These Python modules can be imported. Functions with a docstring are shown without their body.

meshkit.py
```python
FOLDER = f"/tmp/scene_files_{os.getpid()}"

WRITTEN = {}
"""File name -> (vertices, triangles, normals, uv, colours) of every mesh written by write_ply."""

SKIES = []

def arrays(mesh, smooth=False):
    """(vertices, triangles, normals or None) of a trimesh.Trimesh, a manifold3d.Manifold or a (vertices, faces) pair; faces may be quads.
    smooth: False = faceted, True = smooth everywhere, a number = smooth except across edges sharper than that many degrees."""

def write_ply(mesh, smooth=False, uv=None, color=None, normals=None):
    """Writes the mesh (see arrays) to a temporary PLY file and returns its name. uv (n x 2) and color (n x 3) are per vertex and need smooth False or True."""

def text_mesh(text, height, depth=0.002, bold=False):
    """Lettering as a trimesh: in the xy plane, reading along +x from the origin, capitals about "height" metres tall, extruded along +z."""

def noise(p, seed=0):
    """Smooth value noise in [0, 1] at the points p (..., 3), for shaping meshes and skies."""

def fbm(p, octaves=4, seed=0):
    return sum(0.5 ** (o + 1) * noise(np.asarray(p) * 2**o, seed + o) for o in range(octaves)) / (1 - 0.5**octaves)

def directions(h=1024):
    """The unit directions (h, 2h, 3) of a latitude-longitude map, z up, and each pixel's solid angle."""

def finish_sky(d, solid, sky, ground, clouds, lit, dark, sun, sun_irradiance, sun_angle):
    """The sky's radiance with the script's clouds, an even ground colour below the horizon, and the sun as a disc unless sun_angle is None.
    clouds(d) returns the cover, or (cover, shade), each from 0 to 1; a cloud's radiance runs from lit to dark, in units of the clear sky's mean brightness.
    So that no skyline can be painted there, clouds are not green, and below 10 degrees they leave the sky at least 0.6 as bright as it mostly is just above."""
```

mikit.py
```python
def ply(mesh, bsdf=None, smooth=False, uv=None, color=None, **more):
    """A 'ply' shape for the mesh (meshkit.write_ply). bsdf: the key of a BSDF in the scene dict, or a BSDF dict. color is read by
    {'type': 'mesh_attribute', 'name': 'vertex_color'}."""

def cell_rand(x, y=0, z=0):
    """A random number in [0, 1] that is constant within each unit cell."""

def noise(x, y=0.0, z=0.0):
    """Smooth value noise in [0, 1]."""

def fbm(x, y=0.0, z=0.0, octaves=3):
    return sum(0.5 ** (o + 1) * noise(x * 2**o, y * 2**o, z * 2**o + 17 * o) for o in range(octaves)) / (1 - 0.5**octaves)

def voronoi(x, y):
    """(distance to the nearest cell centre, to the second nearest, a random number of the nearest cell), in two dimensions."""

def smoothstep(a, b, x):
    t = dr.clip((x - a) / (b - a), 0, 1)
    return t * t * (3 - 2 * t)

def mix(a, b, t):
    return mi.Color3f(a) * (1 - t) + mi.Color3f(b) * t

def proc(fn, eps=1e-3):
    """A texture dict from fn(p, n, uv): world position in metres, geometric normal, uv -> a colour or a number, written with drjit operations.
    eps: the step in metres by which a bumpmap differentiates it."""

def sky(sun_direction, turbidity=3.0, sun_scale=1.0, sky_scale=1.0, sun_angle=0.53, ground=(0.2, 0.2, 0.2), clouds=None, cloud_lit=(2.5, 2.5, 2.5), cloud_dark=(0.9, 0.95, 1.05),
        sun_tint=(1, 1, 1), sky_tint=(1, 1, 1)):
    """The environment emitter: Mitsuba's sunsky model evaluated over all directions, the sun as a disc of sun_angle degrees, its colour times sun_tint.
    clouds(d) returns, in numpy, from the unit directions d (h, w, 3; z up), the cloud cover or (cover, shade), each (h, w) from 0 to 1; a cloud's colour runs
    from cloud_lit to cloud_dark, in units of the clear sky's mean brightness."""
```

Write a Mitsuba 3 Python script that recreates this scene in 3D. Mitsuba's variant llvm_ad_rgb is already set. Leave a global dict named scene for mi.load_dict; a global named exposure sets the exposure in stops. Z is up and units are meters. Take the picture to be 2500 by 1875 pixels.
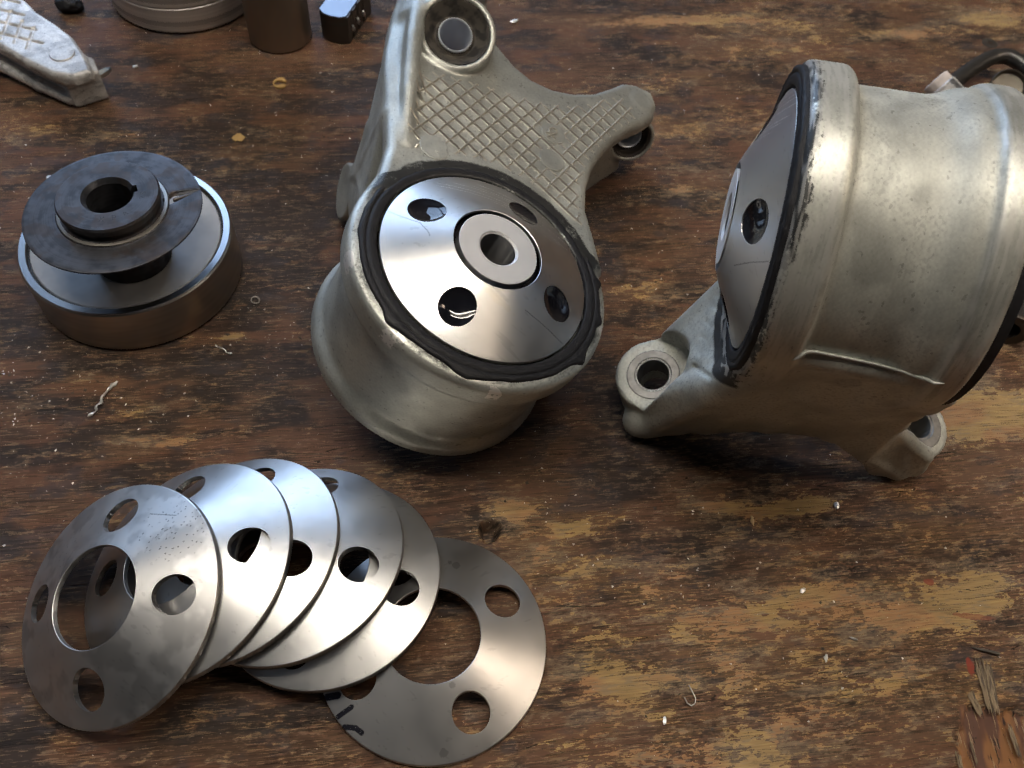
import math
import numpy as np, trimesh, manifold3d as m3, shapely, mitsuba as mi, drjit as dr
from shapely.geometry import Polygon, LineString, Point
from shapely import affinity
import mikit, meshkit
from mikit import noise, fbm, voronoi, cell_rand, smoothstep, mix, proc
T = mi.ScalarTransform4f
scene, labels = {}, {}
MM = 0.001

# ------------------------------------------------------------------ camera, lights, exposure
exposure = 0.42
scene['camera'] = {'type': 'thinlens', 'fov': 61.44, 'fov_axis': 'x', 'near_clip': 0.01, 'far_clip': 20.0,
                   'aperture_radius': 0.0008, 'focus_distance': 0.325,
                   'to_world': T().look_at(origin=[0, 0, 0.34384], target=[0, 0.5569842, 0.34384 - 0.8305231], up=[-0.1142241, 0.8250873, 0.5533388])}
LAMP_A = (34.0, 31.0, 27.0)      # neutral tube pair above the bench
LAMP_B = (27.0, 21.5, 16.5)      # warmer pair further right
WINDOW = (2.3, 3.3, 5.0)         # daylight in the open doorway behind, left

# ------------------------------------------------------------------ helpers
def num(key):
    if key not in scene and key not in labels: return key
    k = 1
    while f'{key}_{k:03d}' in scene or f'{key}_{k:03d}' in labels: k += 1
    return f'{key}_{k:03d}'

def frame(c, rv, spin=0.0):
    from scipy.spatial.transform import Rotation as R
    M = np.eye(4); M[:3, :3] = (R.from_rotvec(rv) * R.from_rotvec([0, 0, spin])).as_matrix(); M[:3, 3] = c
    return M

def axes(c, z, xhint=(1, 0, 0)):
    z = np.array(z, float); z /= np.linalg.norm(z)
    x = np.array(xhint, float); x -= z * (x @ z); x /= np.linalg.norm(x)
    M = np.eye(4); M[:3, 0] = x; M[:3, 1] = np.cross(z, x); M[:3, 2] = z; M[:3, 3] = c
    return M

def put(key, mesh, bsdf, M=None, smooth=30, uv='xy', exact=False):
    """One scene entry; the mesh is in mm in its own frame, M places it (mm); uv = its own x, y in mm."""
    v, f, n = meshkit.arrays(mesh, smooth)
    if uv == 'xy': w = v[:, :2]
    elif uv == 'xz': w = v[:, [0, 2]]
    elif uv == 'rz': w = np.stack([np.arctan2(v[:, 1], v[:, 0]) * 30.0, v[:, 2]], 1)
    else: w = None
    if M is not None:
        v = v @ M[:3, :3].T + M[:3, 3]
        if n is not None: n = n @ M[:3, :3].T
    path = meshkit.write_ply((v * MM, f), False, w, None, n)
    if not exact: key = num(key)
    scene[key] = {'type': 'ply', 'filename': path, 'face_normals': n is None, 'bsdf': {'type': 'ref', 'id': bsdf}}
    return key

def thing(name, label, cat, group=None):
    key = num(name); labels[key] = {'label': label, 'category': cat}
    if group: labels[key]['group'] = group
    return key

def tm(man):
    m = man.to_mesh(); return trimesh.Trimesh(m.vert_properties[:, :3], m.tri_verts, process=False)

def lathe(prof, seg=160):
    return m3.CrossSection([np.array(prof, float)], m3.FillRule.Positive if signed(prof) > 0 else m3.FillRule.Negative).revolve(seg)

def signed(p):
    p = np.array(p, float); q = np.roll(p, -1, 0); return float((p[:, 0] * q[:, 1] - p[:, 1] * q[:, 0]).sum())

def cyl(r, h, z0=0.0, seg=64, r2=None):
    return m3.Manifold.cylinder(h, r, r if r2 is None else r2, seg).translate([0, 0, z0])

def extrude(pts, h, z0=0.0):
    p = np.array(pts, float)
    if signed(p) < 0: p = p[::-1]
    return m3.CrossSection([p]).extrude(h).translate([0, 0, z0])

def hull_balls(bs):
    return m3.Manifold.batch_hull([m3.Manifold.sphere(r, 24).translate(list(p)) for *p, r in bs])

def ringed(ring_pts, closed=True):
    """Grid of rings (n_ring, n_seg, 3) -> mesh, wrapping in the second index."""
    a = np.asarray(ring_pts, float); nr, ns, _ = a.shape
    i, j = np.meshgrid(np.arange(nr - 1), np.arange(ns), indexing='ij')
    q = np.stack([i * ns + j, (i + 1) * ns + j, (i + 1) * ns + (j + 1) % ns, i * ns + (j + 1) % ns], -1).reshape(-1, 4)
    f = np.vstack([q[:, [0, 1, 2]], q[:, [0, 2, 3]]])
    return trimesh.Trimesh(a.reshape(-1, 3), f, process=False)

def sweep(points, radii, sides=10, caps=True):
    p = np.asarray(points, float); t = np.gradient(p, axis=0); t /= np.linalg.norm(t, axis=1, keepdims=True)
    r = np.broadcast_to(radii, (len(p),)).astype(float)
    a = np.cross(t[0], [0, 0, 1.0]); a = a if np.linalg.norm(a) > .1 else np.cross(t[0], [1.0, 0, 0])
    fr = []
    for k in range(len(p)):
        a = a - t[k] * (a @ t[k]); a /= np.linalg.norm(a); fr.append((a, np.cross(t[k], a)))
    ang = np.arange(sides) * 2 * np.pi / sides
    rings = [p[k] + r[k] * (np.cos(ang)[:, None] * fr[k][0] + np.sin(ang)[:, None] * fr[k][1]) for k in range(len(p))]
    if caps: rings = [np.repeat(p[:1], sides, 0)] + rings + [np.repeat(p[-1:], sides, 0)]
    m = ringed(np.array(rings)); m.invert(); return m

# --- signed distance modelling for the castings
class Field:
    def __init__(s, lo, hi, h):
        s.lo, s.h = np.array(lo, float), h
        n = np.ceil((np.array(hi) - s.lo) / h).astype(int) + 1
        g = np.meshgrid(*[s.lo[k] + h * np.arange(n[k]) for k in range(3)], indexing='ij')
        s.n = tuple(n); s.P = np.stack([x.ravel() for x in g], 0).astype(np.float32)

def seg_d(P, a, b, ra, rb=None):
    rb = ra if rb is None else rb
    a, b = np.array(a, np.float32), np.array(b, np.float32); d = b - a
    t = np.clip(((P - a[:, None]) * d[:, None]).sum(0) / (d @ d), 0, 1)
    return np.sqrt(((P - a[:, None] - d[:, None] * t) ** 2).sum(0)) - (ra + (rb - ra) * t)

def tri_d(P, a, b, c, r):
    a, b, c = (np.array(x, np.float32) for x in (a, b, c))
    n = np.cross(b - a, c - a); n = n / np.linalg.norm(n)
    inside = np.ones(P.shape[1], bool); best = np.full(P.shape[1], 1e9, np.float32)
    for p, q in ((a, b), (b, c), (c, a)):
        e = q - p; w = P - p[:, None]
        inside &= (np.cross(n, e).astype(np.float32)[:, None] * w).sum(0) >= 0
        t = np.clip((w * e[:, None]).sum(0) / (e @ e), 0, 1)
        best = np.minimum(best, ((w - e[:, None] * t) ** 2).sum(0))
    pl = np.abs(((P - a[:, None]) * n.astype(np.float32)[:, None]).sum(0))
    return np.where(inside, pl, np.sqrt(best)) - r

def cyl_d(P, c, ax, r, h0, h1, rnd=1.0):
    ax = np.array(ax, float); ax /= np.linalg.norm(ax)
    w = P - np.array(c, np.float32)[:, None]
    z = (w * ax.astype(np.float32)[:, None]).sum(0)
    rr = np.sqrt(np.maximum((w * w).sum(0) - z * z, 0))
    dx = rr - (r - rnd); dz = np.abs(z - (h0 + h1) / 2) - ((h1 - h0) / 2 - rnd)
    return np.minimum(np.maximum(dx, dz), 0) + np.sqrt(np.maximum(dx, 0) ** 2 + np.maximum(dz, 0) ** 2) - rnd

def poly_d(X, Y, pts):
    p = np.array(pts, np.float32); d = np.full(X.shape, 1e9, np.float32); s = np.ones(X.shape, bool)
    for k in range(len(p)):
        a, b = p[k - 1], p[k]; e = b - a; wx, wy = X - a[0], Y - a[1]
        t = np.clip((wx * e[0] + wy * e[1]) / (e @ e), 0, 1)
        d = np.minimum(d, (wx - e[0] * t) ** 2 + (wy - e[1] * t) ** 2)
        c = ((a[1] <= Y) != (b[1] <= Y)) & (X < (b[0] - a[0]) * (Y - a[1]) / (b[1] - a[1] + 1e-12) + a[0])
        s ^= c
    return np.where(s, 1, -1) * np.sqrt(d)

def prism_d(d2, z, z0, z1, r):
    dx = d2 + r; dz = np.abs(z - (z0 + z1) / 2) - ((z1 - z0) / 2 - r)
    return np.minimum(np.maximum(dx, dz), 0) + np.sqrt(np.maximum(dx, 0) ** 2 + np.maximum(dz, 0) ** 2) - r

def smin(a, b, k):
    h = np.maximum(k - np.abs(a - b), 0) / k
    return np.minimum(a, b) - h * h * k * 0.25

def smax(a, b, k): return -smin(-a, -b, k)

def surface(F, d):
    """Surface nets."""
    n = F.n; d = np.asarray(d, np.float32).reshape(n); neg = d < 0
    c = [d[i:n[0] - 1 + i, j:n[1] - 1 + j, k:n[2] - 1 + k] for i in (0, 1) for j in (0, 1) for k in (0, 1)]
    cnt = sum((x < 0).astype(np.int8) for x in c); act = (cnt > 0) & (cnt < 8)
    idx = np.argwhere(act); vals = np.stack([x[act] for x in c], 1)
    off = np.array([(i, j, k) for i in (0, 1) for j in (0, 1) for k in (0, 1)], float)
    pos = np.zeros((len(idx), 3)); w = np.zeros(len(idx))
    for a in range(8):
        for b in range(a + 1, 8):
            if np.abs(off[a] - off[b]).sum() != 1: continue
            va, vb = vals[:, a], vals[:, b]; x = (va < 0) != (vb < 0)
            t = np.where(x, va / np.where(x, va - vb, 1), 0)
            pos += np.where(x[:, None], off[a] + (off[b] - off[a]) * t[:, None], 0); w += x
    V = F.lo + F.h * (idx + pos / w[:, None])
    ids = np.full(act.shape, -1, np.int64); ids[act] = np.arange(len(idx))
    faces = []
    for ax in range(3):
        s0 = [slice(None)] * 3; s1 = [slice(None)] * 3; s0[ax] = slice(0, -1); s1[ax] = slice(1, None)
        ed = np.argwhere(neg[tuple(s0)] != neg[tuple(s1)])
        o1, o2 = (ax + 1) % 3, (ax + 2) % 3
        ed = ed[(ed[:, o1] > 0) & (ed[:, o2] > 0) & (ed[:, o1] < act.shape[o1]) & (ed[:, o2] < act.shape[o2])]
        e1 = np.eye(3, dtype=int)[o1]; e2 = np.eye(3, dtype=int)[o2]
        g = lambda q: ids[q[:, 0], q[:, 1], q[:, 2]]
        quad = np.stack([g(ed - e1 - e2), g(ed - e2), g(ed), g(ed - e1)], 1)
        flip = ~neg[ed[:, 0], ed[:, 1], ed[:, 2]]
        quad[flip] = quad[flip][:, ::-1]; faces.append(quad)
    q = np.vstack(faces); q = q[(q >= 0).all(1)]
    return trimesh.Trimesh(V, np.vstack([q[:, [0, 1, 2]], q[:, [0, 2, 3]]]), process=False)

def top_map(F, d):
    from scipy.interpolate import RegularGridInterpolator
    d = np.asarray(d, np.float32).reshape(F.n); inside = d < 0
    k = F.n[2] - 1 - np.argmax(inside[:, :, ::-1], 2); k1 = np.minimum(k + 1, F.n[2] - 1)
    I, J = np.meshgrid(np.arange(F.n[0]), np.arange(F.n[1]), indexing='ij')
    a, b = d[I, J, k], d[I, J, k1]; z = F.lo[2] + F.h * (k + np.where(b > a, a / np.minimum(a - b, -1e-6), 0))
    return RegularGridInterpolator((F.lo[0] + F.h * np.arange(F.n[0]), F.lo[1] + F.h * np.arange(F.n[1])), np.where(inside.any(2), z, 0.0), bounds_error=False, fill_value=0.0)

# ------------------------------------------------------------------ materials
def rgb(*c): return {'type': 'rgb', 'value': list(c)}

def pbr(key, color, rough, metal=0.0, spec=0.5, bump=None, bscale=0.0001, beps=1e-4, **more):
    d = {'type': 'principled', 'base_color': proc(color) if callable(color) else rgb(*color),
         'roughness': proc(rough) if callable(rough) else float(rough), 'metallic': float(metal), **more}
    if metal < 1: d['specular'] = spec
    if bump is not None: d = {'type': 'bumpmap', 'arbitrary': proc(bump, eps=beps), 'scale': float(bscale), 'bsdf': d}
    scene[key] = {'type': 'twosided', 'bsdf': d}

GA = math.radians(12.0); GC, GS = math.cos(GA), math.sin(GA)
# worn-through places of the bench top: x, y (mm), half length, half width, strength
WORN = [(243, 248, 34, 13, .42), (222, 238, 30, 9, .3), (84, 543, 55, 7, .34), (312, 590, 26, 12, .34), (250, 560, 30, 6, .2), (7, 165, 13, 6, .3), (34, 160, 13, 4, .26),
        (140, 110, 110, 55, .10), (140, 142, 20, 5, .24), (95, 70, 34, 12, .16), (55, 96, 16, 7, .27), (182, 138, 24, 6, .26), (205, 151, 22, 10, .2), (137, 183, 15, 3.5, .4),
        (118, 178, 10, 2.5, .3), (98, 178, 9, 2.5, .3), (-236, 370, 18, 4, .2), (-290, 364, 36, 10, .16), (-173, 190, 9, 3, .2), (-162, 196, 14, 4, .2), (-136, 240, 7, 2.2, .36),
        (-258, 226, 8, 3.5, .3), (-150, 178, 10, 2.4, .32), (-164, 178, 9, 2, .32), (60, 470, 40, 10, .16), (100, 440, 40, 12, .15), (60, 420, 26, 9, .16), (150, 530, 60, 30, .12), (62, 300, 18, 10, .18),
        (85, 380, 10, 3.5, .28), (60, 395, 8, 2.5, .24), (-245, 150, 22, 6, .14), (-60, 170, 40, 12, .12), (20, 135, 40, 14, .12), (110, 128, 40, 8, .12), (-20, 60, 40, 14, .12)]
DARK = [(-150, 300, 200, 110, .22), (60, 330, 70, 80, .12), (20, 200, 70, 16, .14), (112, 172, 6, 4, .5), (110, 190, 60, 10, .16), (-100, 420, 120, 60, .10), (205, 95, 10, 14, -.1)]

def blobs(x, y, table):
    s = mi.Float(0)
    for a, b, lu, lv, k in table:
        u = ((x - a) * GC + (y - b) * GS) / lu; v = (-(x - a) * GS + (y - b) * GC) / lv
        s += k * dr.exp(-(u * u + v * v))
    return s

def wood_uv(p):
    x, y = p.x * 1000, p.y * 1000
    wob = 2.4 * fbm(x * .018, y * .03, 3.0, octaves=2)
    return x, y, x * GC + y * GS, -x * GS + y * GC + wob

def wear_field(x, y, u, v):
    f = .40 * fbm(u / 15, v / 7, 1.7, octaves=5) + .33 * fbm(u / 4.0, v / 1.7, 9.1, octaves=3) + .27 * fbm(u / 1.2, v / .6, 4.4, octaves=2)
    return f + blobs(x, y, WORN) - .050 + .058 * smoothstep(-60, 120, x - .25 * (y - 200))

def wood_color(p, n, uv):
    x, y, u, v = wood_uv(p)
    tone = fbm(u / 60, v / 24, 5.0, octaves=4)
    fine = fbm(u / 16, v / .9, 2.0, octaves=3)
    base = mix((.042, .0225, .0138), (.098, .051, .029), smoothstep(.32, .70, .68 * tone + .32 * fine))
    red = smoothstep(.47, .64, fbm(u / 44, v / 13, 33.0, octaves=4) + .10 * smoothstep(0, -200, x))
    base = mix(base, (.100, .043, .024), red * .55)
    d = fbm(u / 30, v / 12, 61.0, octaves=4) + blobs(x, y, DARK)
    base = mix(base, (.016, .0125, .0115), smoothstep(.50, .72, d) * .85)
    base = mix(base, (.034, .030, .034), smoothstep(.60, .70, fbm(u / 14, v / 8, 71.0, octaves=4)) * .5)
    w = wear_field(x, y, u, v)
    w2 = w + .10 * (fbm(u / 5, v / .55, 21.0, octaves=2) - .5)
    mid = smoothstep(.47, .64, w2); hi = smoothstep(.655, .69, w2)
    grain = .70 + .60 * fbm(u / 7, v / .5, 12.0, octaves=2)
    c = mix(base, mix((.135, .074, .034), (.120, .060, .034), smoothstep(.4, .6, fbm(u / 20, v / 8, 91.0, octaves=2))) * grain, mid * .70)
    tan = mix((.34, .225, .095), (.30, .165, .080), smoothstep(.42, .6, fbm(u / 24, v / 12, 81.0, octaves=2)))
    c = mix(c, tan * .94 * grain, hi * .92)
    c = c * (1 - .22 * smoothstep(.56, .72, fbm(u / 80, v / .8, 17.0, octaves=3)) * (1 - .6 * hi))
    lx = fbm(u / 70, v / 5.5, 27.0, octaves=3)
    crack = (1 - smoothstep(.0016, .0042, dr.abs(lx - .5))) * smoothstep(.45, .6, fbm(u / 24, v / 9, 37.0, octaves=2))
    c = mix(c, mi.Color3f(.155, .128, .092) * grain, smoothstep(.52, .66, fbm(u / 19, v / 6, 47.0, octaves=4)) * mid * (1 - .7 * hi) * .5)
    fl = smoothstep(.63, .70, fbm(u / 3.4, v / .55, 57.0, octaves=3) + .10 * (mid - .4))
    c = mix(c, mix((.30, .20, .10), (.20, .15, .10), smoothstep(.4, .6, fbm(u / 9, v / 4, 67.0, octaves=2))), fl * (.14 + .5 * mid))
    c = c * (1 - .8 * crack)
    # pale fibres, dark pores along the grain
    c = mix(c, (.20, .135, .075), smoothstep(.70, .78, fbm(u / 7, v / .55, 44.0, octaves=2)) * .45)
    c = c * (1 - .42 * smoothstep(.655, .76, fbm(u / 11, v / .38, 55.0, octaves=2)))
    # ink-red spots of old paint and the gouge's reddish inner ply
    for a, b, ru, rv, k in ((188.4, 153.3, 2.6, 1.6, .8), (199, 118.5, 1.8, 4.2, .9), (205, 140, 10, 1.5, .5)):
        q = dr.sqrt(dr.square((x - a) / ru) + dr.square((y - b) / rv)) + .5 * (fbm(x / 1.5, y / 1.5, 7., octaves=2) - .5)
        c = mix(c, (.17, .028, .018), (1 - smoothstep(.75, 1.0, q)) * k)
    q = gouge_mask(x, y)
    inner = mix((.085, .042, .030), (.19, .090, .038), smoothstep(.42, .58, fbm(x / 5, y / 16, 3.3, octaves=3)))
    inner = mix(inner, (.035, .018, .015), smoothstep(.62, .74, fbm(x / 2.2, y / 7, 8.3, octaves=3)))
    inner = mix(inner, (.26, .19, .12), smoothstep(.60, .70, fbm(x / .9 + y * .12, y / 9, 13.3, octaves=3)) * .8)
    inner = mix(inner, (.02, .012, .010), smoothstep(.66, .74, fbm(x / .8 + y * .15, y / 6, 23.3, octaves=3)))
    c = mix(c, inner, q)
    return dr.maximum(c, mi.Color3f(.004))

def gouge_mask(x, y):
    e = 4.2 * (fbm(x / 4, y / 4, 5.5, octaves=4) - .5)
    return smoothstep(-.4, .6, x - (185.5 + .0 * y) + (y - 78) * -.30 + e * 2.) * smoothstep(-.4, .6, 101.5 - y + e * 2.2)

def wood_bump(p, n, uv):
    x, y, u, v = wood_uv(p)
    w = wear_field(x, y, u, v)
    lx = fbm(u / 70, v / 5.5, 27.0, octaves=3)
    return -1.6 * (1 - smoothstep(.0016, .006, dr.abs(lx - .5))) + .9 * fbm(u / 9, v / .5, 12.0, octaves=3) - .5 * smoothstep(.56, .65, w) - .9 * smoothstep(.655, .74, fbm(u / 11, v / .38, 55.0, octaves=2)) + .5 * fbm(x / 1.2, y / 1.2, 2.0, octaves=2)

def wood_rough(p, n, uv):
    x, y, u, v = wood_uv(p)
    return .62 + .18 * smoothstep(.56, .66, wear_field(x, y, u, v)) + .16 * fbm(u / 6, v / 2, 4., octaves=2)

pbr('bench_wood', wood_color, wood_rough, 0.0, .20, wood_bump, .00012, 1.2e-4)

def brushed_color(p, n, uv):
    x, y = uv.x, uv.y
    g = .53 + .05 * fbm(x * .1, y * .1, p.x * 30, octaves=3)
    sp = .6 * smoothstep(.68, .78, fbm(x * .45 + p.z * 900, y * .45, p.x * 25, octaves=3))
    return mi.Color3f(g, g * .985, g * .955) * (1 - .20 * sp)

def brush_bump(p, n, uv):
    x, y = uv.x, uv.y
    a = .8 * x + .6 * y; b = -.6 * x + .8 * y
    sc = smoothstep(.80, .84, fbm(a * .05, b * 2.6, 4., octaves=2))
    return .75 * noise(a * .12, b * 7.0, 1.0) + .5 * noise(a * .5, b * 14.0, 3.0) - .7 * sc

def brushed_rough(p, n, uv):
    return .33 + .13 * fbm(uv.x * .12, uv.y * .12, p.x * 20, octaves=3)

pbr('brushed_steel', brushed_color, brushed_rough, 1.0, bump=brush_bump, bscale=.000012, beps=3e-5)

def stroke(x, y, pts, r):
    d = mi.Float(1e9)
    for (ax, ay), (bx, by) in zip(pts[:-1], pts[1:]):
        ex, ey = bx - ax, by - ay
        t = dr.clip(((x - ax) * ex + (y - ay) * ey) / (ex * ex + ey * ey), 0, 1)
        d = dr.minimum(d, dr.sqrt(dr.square(x - ax - ex * t) + dr.square(y - ay - ey * t)))
    return 1 - smoothstep(r - .25, r + .25, d)

def marked_color(p, n, uv):
    x, y = uv.x, uv.y
    c = brushed_color(p, n, uv)
    ink = dr.maximum(stroke(x, y, [(-44.3, 1.1), (-40.4, -.8)], 1.3), dr.maximum(stroke(x, y, [(-43.3, -7.5), (-37.7, -7.4)], .95), stroke(x, y, [(-42.8, -12.0), (-39.4, -14.6), (-38.2, -17.2)], .95)))
    ink = ink * smoothstep(.10, .34, fbm(x * 1.6, y * 1.6, 2., octaves=3))
    c = mix(c, (.018, .018, .035), ink * .95)
    for a, b, r in ((22.2, 22.0, 1.7), (-2.1, -20.5, 1.2), (-15, -38.4, 1.5), (20.5, 24.5, 1.0)):
        q = dr.sqrt(dr.square(x - a) + dr.square(y - b)) + 1.2 * (fbm(x * .9, y * .9, a, octaves=2) - .5)
        c = c * (1 - .28 * (1 - smoothstep(r - .3, r + .2, q)))
    return c
pbr('marked_steel', marked_color, brushed_rough, 1.0, bump=brush_bump, bscale=.000012, beps=3e-5)

def pitted_color(p, n, uv):
    x, y = uv.x, uv.y
    c = brushed_color(p, n, uv)
    d, _, r = voronoi(x * .42, y * .42)
    near = dr.exp(-(dr.square((x - 26) / 13) + dr.square((y - 24) / 11))) + .35 * dr.exp(-(dr.square((x + 22) / 16) + dr.square((y - 20) / 12)))
    pit = (1 - smoothstep(.10, .26, d + .12 * noise(x * 3, y * 3))) * smoothstep(.25, .55, near * (0.5 + r))
    c = c * (1 - .55 * pit) * (1 - .25 * smoothstep(.5, .66, fbm(x * .09, y * .09, 8., octaves=4)))
    ln = stroke(x, y, [(13.5, 31.0), (24, 30.0)], .22)
    return c * (1 - .5 * ln)
pbr('pitted_steel', pitted_color, lambda p, n, uv: .38 + .14 * fbm(uv.x * .14, uv.y * .14, 5., octaves=3), 1.0, bump=brush_bump, bscale=.000006, beps=3e-5)

def scratch_arcs(a, b):
    arcs = mi.Float(0)
    for off, lo, hi in ((30.4, -31, 39), (28.2, -30, 20), (33.4, -24, 34), (35.2, -16, 30), (26.3, -8, 34), (38.0, -14, 22), (24.9, 4, 30), (22.8, 10, 26)):
        arcs += (1 - smoothstep(.06, .26, dr.abs(b - off + a * a * .0012 - .02 * a))) * smoothstep(lo, lo + 3, a) * (1 - smoothstep(hi - 3, hi, a))
    return dr.minimum(arcs, 1)

def cap_color(p, n, uv):
    x, y = uv.x, uv.y
    c = brushed_color(p, n, uv) * 1.08
    c = c * (1 + .42 * scratch_arcs(.96 * x + .27 * y, -.27 * x + .96 * y) * (.4 + 1.2 * noise(x * .6, y * .6)))
    for a, b, rx, ry, k in ((-3.4, -21.5, 4.5, 2.4, .8), (10, -20, 9, 1.6, .5), (19, -9, 2.0, 3.0, .4), (2, 22, 9, 2.0, .5)):
        q = dr.sqrt(dr.square((x - a) / rx) + dr.square((y - b) / ry)) + 1.1 * (fbm(x * .5, y * .5, a, octaves=4) - .5)
        c = mix(c, (.60, .57, .50), (1 - smoothstep(.8, 1.0, q)) * k)
    wob = .5 * noise(x * .2, y * .2)
    hair = stroke(x + wob, y + wob * 2, [(-45, -7), (-30, -7.5), (-24, -12)], .16) + stroke(x + wob * 2, y, [(22.5, -15), (34, -12.5), (43, -11)], .2)
    return c * (1 - .45 * dr.minimum(hair, 1))

def cap_bump(p, n, uv):
    x, y = uv.x, uv.y
    s = brush_bump(p, n, uv)
    a = .96 * x + .27 * y
    b = -.27 * x + .96 * y
    arcs = scratch_arcs(a, b)
    return s - 11.0 * arcs
pbr('cap_steel', cap_color, lambda p, n, uv: .30 + .12 * fbm(uv.x * .12, uv.y * .12, 3., octaves=3), 1.0, bump=cap_bump, bscale=.0000075, beps=4e-5)
pbr('worn_ring', lambda p, n, uv: mi.Color3f(.20, .195, .185) * (.7 + .6 * fbm(p.x * 400, p.y * 400, 2., octaves=3)), .5, .7)
pbr('sleeve_steel', (.66, .65, .64), .58, .55, bump=lambda p, n, uv: noise(uv.x * 5, uv.y * 5, 1.), bscale=.00001, beps=5e-5)

M1 = frame([-15.49, 231.02, 82.31], [0.010, 0.379, 0.0]); M1s = frame([-15.49, 231.02, 82.31], [0.010, 0.379, 0.0], -0.349)
M2 = axes([79.6, 222.57, 130.6], [-.991, .124, -.053], (0.0, 0.0, 1.0))

def to_local(p, M):
    q = [p.x * 1000 - M[0, 3], p.y * 1000 - M[1, 3], p.z * 1000 - M[2, 3]]
    return [q[0] * M[0, k] + q[1] * M[1, k] + q[2] * M[2, k] for k in range(3)]

def cast_grain(x, y, z): return fbm(x * 1.3, y * 1.3, z * 1.3, octaves=2)

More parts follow.
